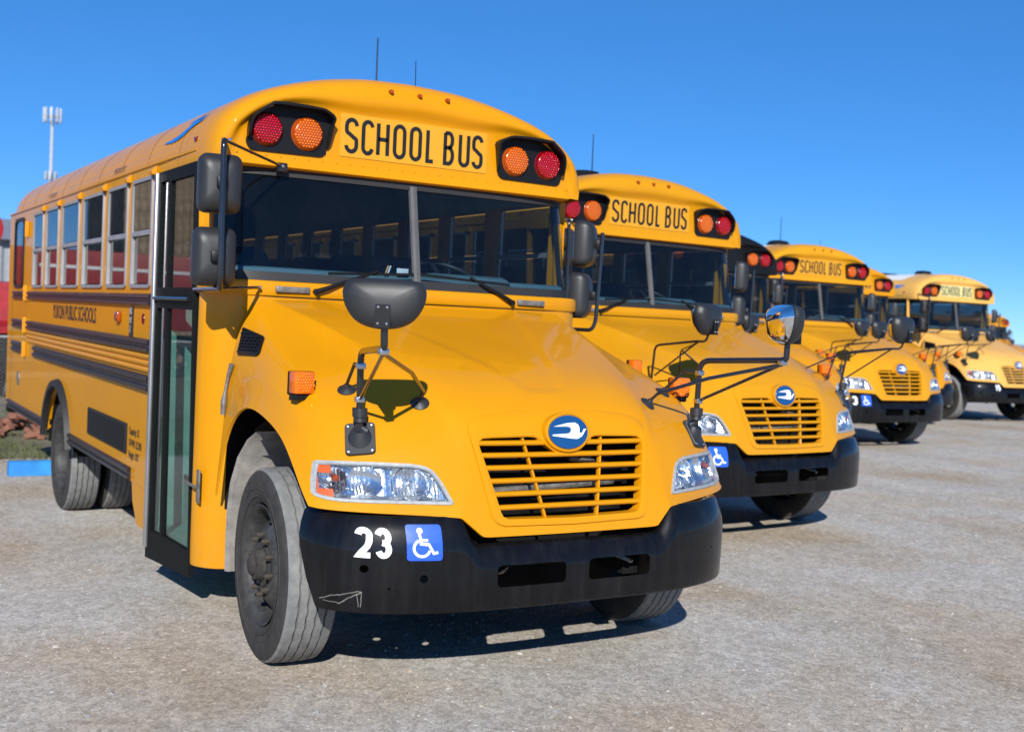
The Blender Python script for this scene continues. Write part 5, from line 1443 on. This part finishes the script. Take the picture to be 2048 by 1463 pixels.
# timber shed and red trailer that the side windows mirror
ts = empty('timber_shed', (-9.9, 31, -.1), 0, 'weathered timber shed standing left of the parked buses', 'shed')
obj('wall', MB().box((0, 0, 3.4), (6.4, 4.9, 6.8)).mesh('wall', 0), 'timber', ts)
pk = MB().box((0, 0, 3.4), (.19, .04, 6.8), bev=.006).mesh('plank', 20)
for k in range(32): obj('plank', pk, 'timber', ts, (-3.1 + .2 * k, -2.48 + random.uniform(-.006, .006), random.uniform(-.03, .03)))
obj('roof', MB().box((0, 0, 7.0), (7.2, 5.8, .12), Matrix.Rotation(radians(4), 3, 'X')).mesh('roof', 0), 'galvanised', ts)
rt = empty('red_box_trailer', (-5.9, 25, -.1), pi / 2, 'long red box trailer standing in front of the timber shed', 'trailer')
obj('box_body', MB().box((0, 0, 2.05), (2.4, 6.6, 1.8), bev=.04).mesh('box_body'), 'red_paint', rt)
obj('side_stripe', MB().box((-1.21, 0, 2.55), (.02, 4.2, .07)).mesh('side_stripe', 0), 'decal_white', rt)
obj('chassis', MB().box((0, 0, .9), (1.2, 6.4, .2)).mesh('chassis', 0), 'underbody', rt)
for x in (-1.0, 1.0):
    for y in (1.2, 2.4):
        w = obj('wheel', G(('rim', False), me_rim, False), 'wheel_steel', rt, (x, y, .47), (0, 0, pi if x > 0 else 0)); obj('tyre', G('tyre', me_tyre), 'sidewall_rubber', w); obj('tread', G('tread', me_tread), 'tread_rubber', w)
# phone mast
mt = empty('phone_mast', (16.25, 113.3, 0), 0, 'white phone mast with panel antennas rising behind the nearest bus', 'mast')
obj('pole', MB().tube([(0, 0, 0), (0, 0, 10), (0, 0, 18.6)], [.22, .17, .13], 16).mesh('pole'), 'tower_white', mt)
for z, r, n in ((18.9, .78, 9), (13.2, .5, 6)):
    obj('mounting_ring', MB().tube([(r * .75 * cos(2 * pi * k / 24), r * .75 * sin(2 * pi * k / 24), z) for k in range(24)], .05, 6, closed=True).bar((-r * .75, 0, z), (r * .75, 0, z), .08, .08).bar((0, -r * .75, z), (0, r * .75, z), .08, .08).mesh('mounting_ring'), 'galvanised', mt)
    for k in range(n):
        a = 2 * pi * k / n + .2; obj('antenna_panel', G(('antp', n), lambda: MB().box((0, 0, 0), (.14, .22, 1.35 if n > 6 else .8), bev=.03).mesh('antenna_panel')), 'tower_white', mt, (r * cos(a), r * sin(a), z + .1), (0, 0, a))
# bare trees on the horizon
def bare_tree(loc, h, seed, label):
    rnd = random.Random(seed); R = empty('bare_tree', loc, 0, label, 'tree', 'bare trees on the horizon'); mb = MB(); tw = MB()
    mb.tube([(0, 0, 0), (.05, 0, h * .25), (.0, .1, h * .5)], [h * .03, h * .022, h * .014], 8)
    def branch(p, dr, L, r, lev):
        q = p + dr * L; (mb if lev < 2 else tw).tube([p, (p + q) / 2 + Vector((rnd.uniform(-1, 1), rnd.uniform(-1, 1), 0)) * L * .08, q], [r, r * .8, r * .5], 5 if lev < 2 else 3)
        if lev < 4:
            for _ in range(4 if lev < 3 else 3): branch(p + dr * L * rnd.uniform(.45, 1), (dr + Vector((rnd.uniform(-1, 1), rnd.uniform(-1, 1), rnd.uniform(-.3, .7))) * .75).normalized(), L * rnd.uniform(.5, .72), max(.012, r * .55), lev + 1)
    for k in range(5): branch(Vector((0, .05, h * rnd.uniform(.22, .5))), Vector((rnd.uniform(-1, 1), rnd.uniform(-1, 1), 1.1)).normalized(), h * .28, h * .012, 0)
    obj('trunk', mb.mesh('trunk', 60), 'bark', R); obj('crown', tw.mesh('crown', 0), 'twig', R)
for k, (x, y, h) in enumerate(((196, 128, 6.5), (203, 130, 7.5), (212, 128, 6.5), (222, 130, 7))):
    bare_tree((x, y, 0), h, 20 + k, ('leftmost', 'second', 'third', 'rightmost')[k] + ' bare winter tree in the far row at the right edge')
# things on the dashboard
tag(obj('phone_card', MB().box((0, 0, 0), (.075, .008, .038), bev=.003).mesh('phone_card'), 'paper_white', None, (-.075, 1.875, 1.955)), 'small white card standing on the dashboard behind the windshield', 'card')
for k, (x, m_) in enumerate(((-.185, 'pencil_orange'), (-.170, 'paper_white'))):
    tag(obj('pencil', MB().tube([(x, 1.88, 1.93), (x + .022, 1.885, 1.985)], .005, 6).mesh('pencil'), m_, None), ('orange pencil standing on the dashboard of the nearest bus', 'white pencil standing on the dashboard of the nearest bus')[k], 'pencil')
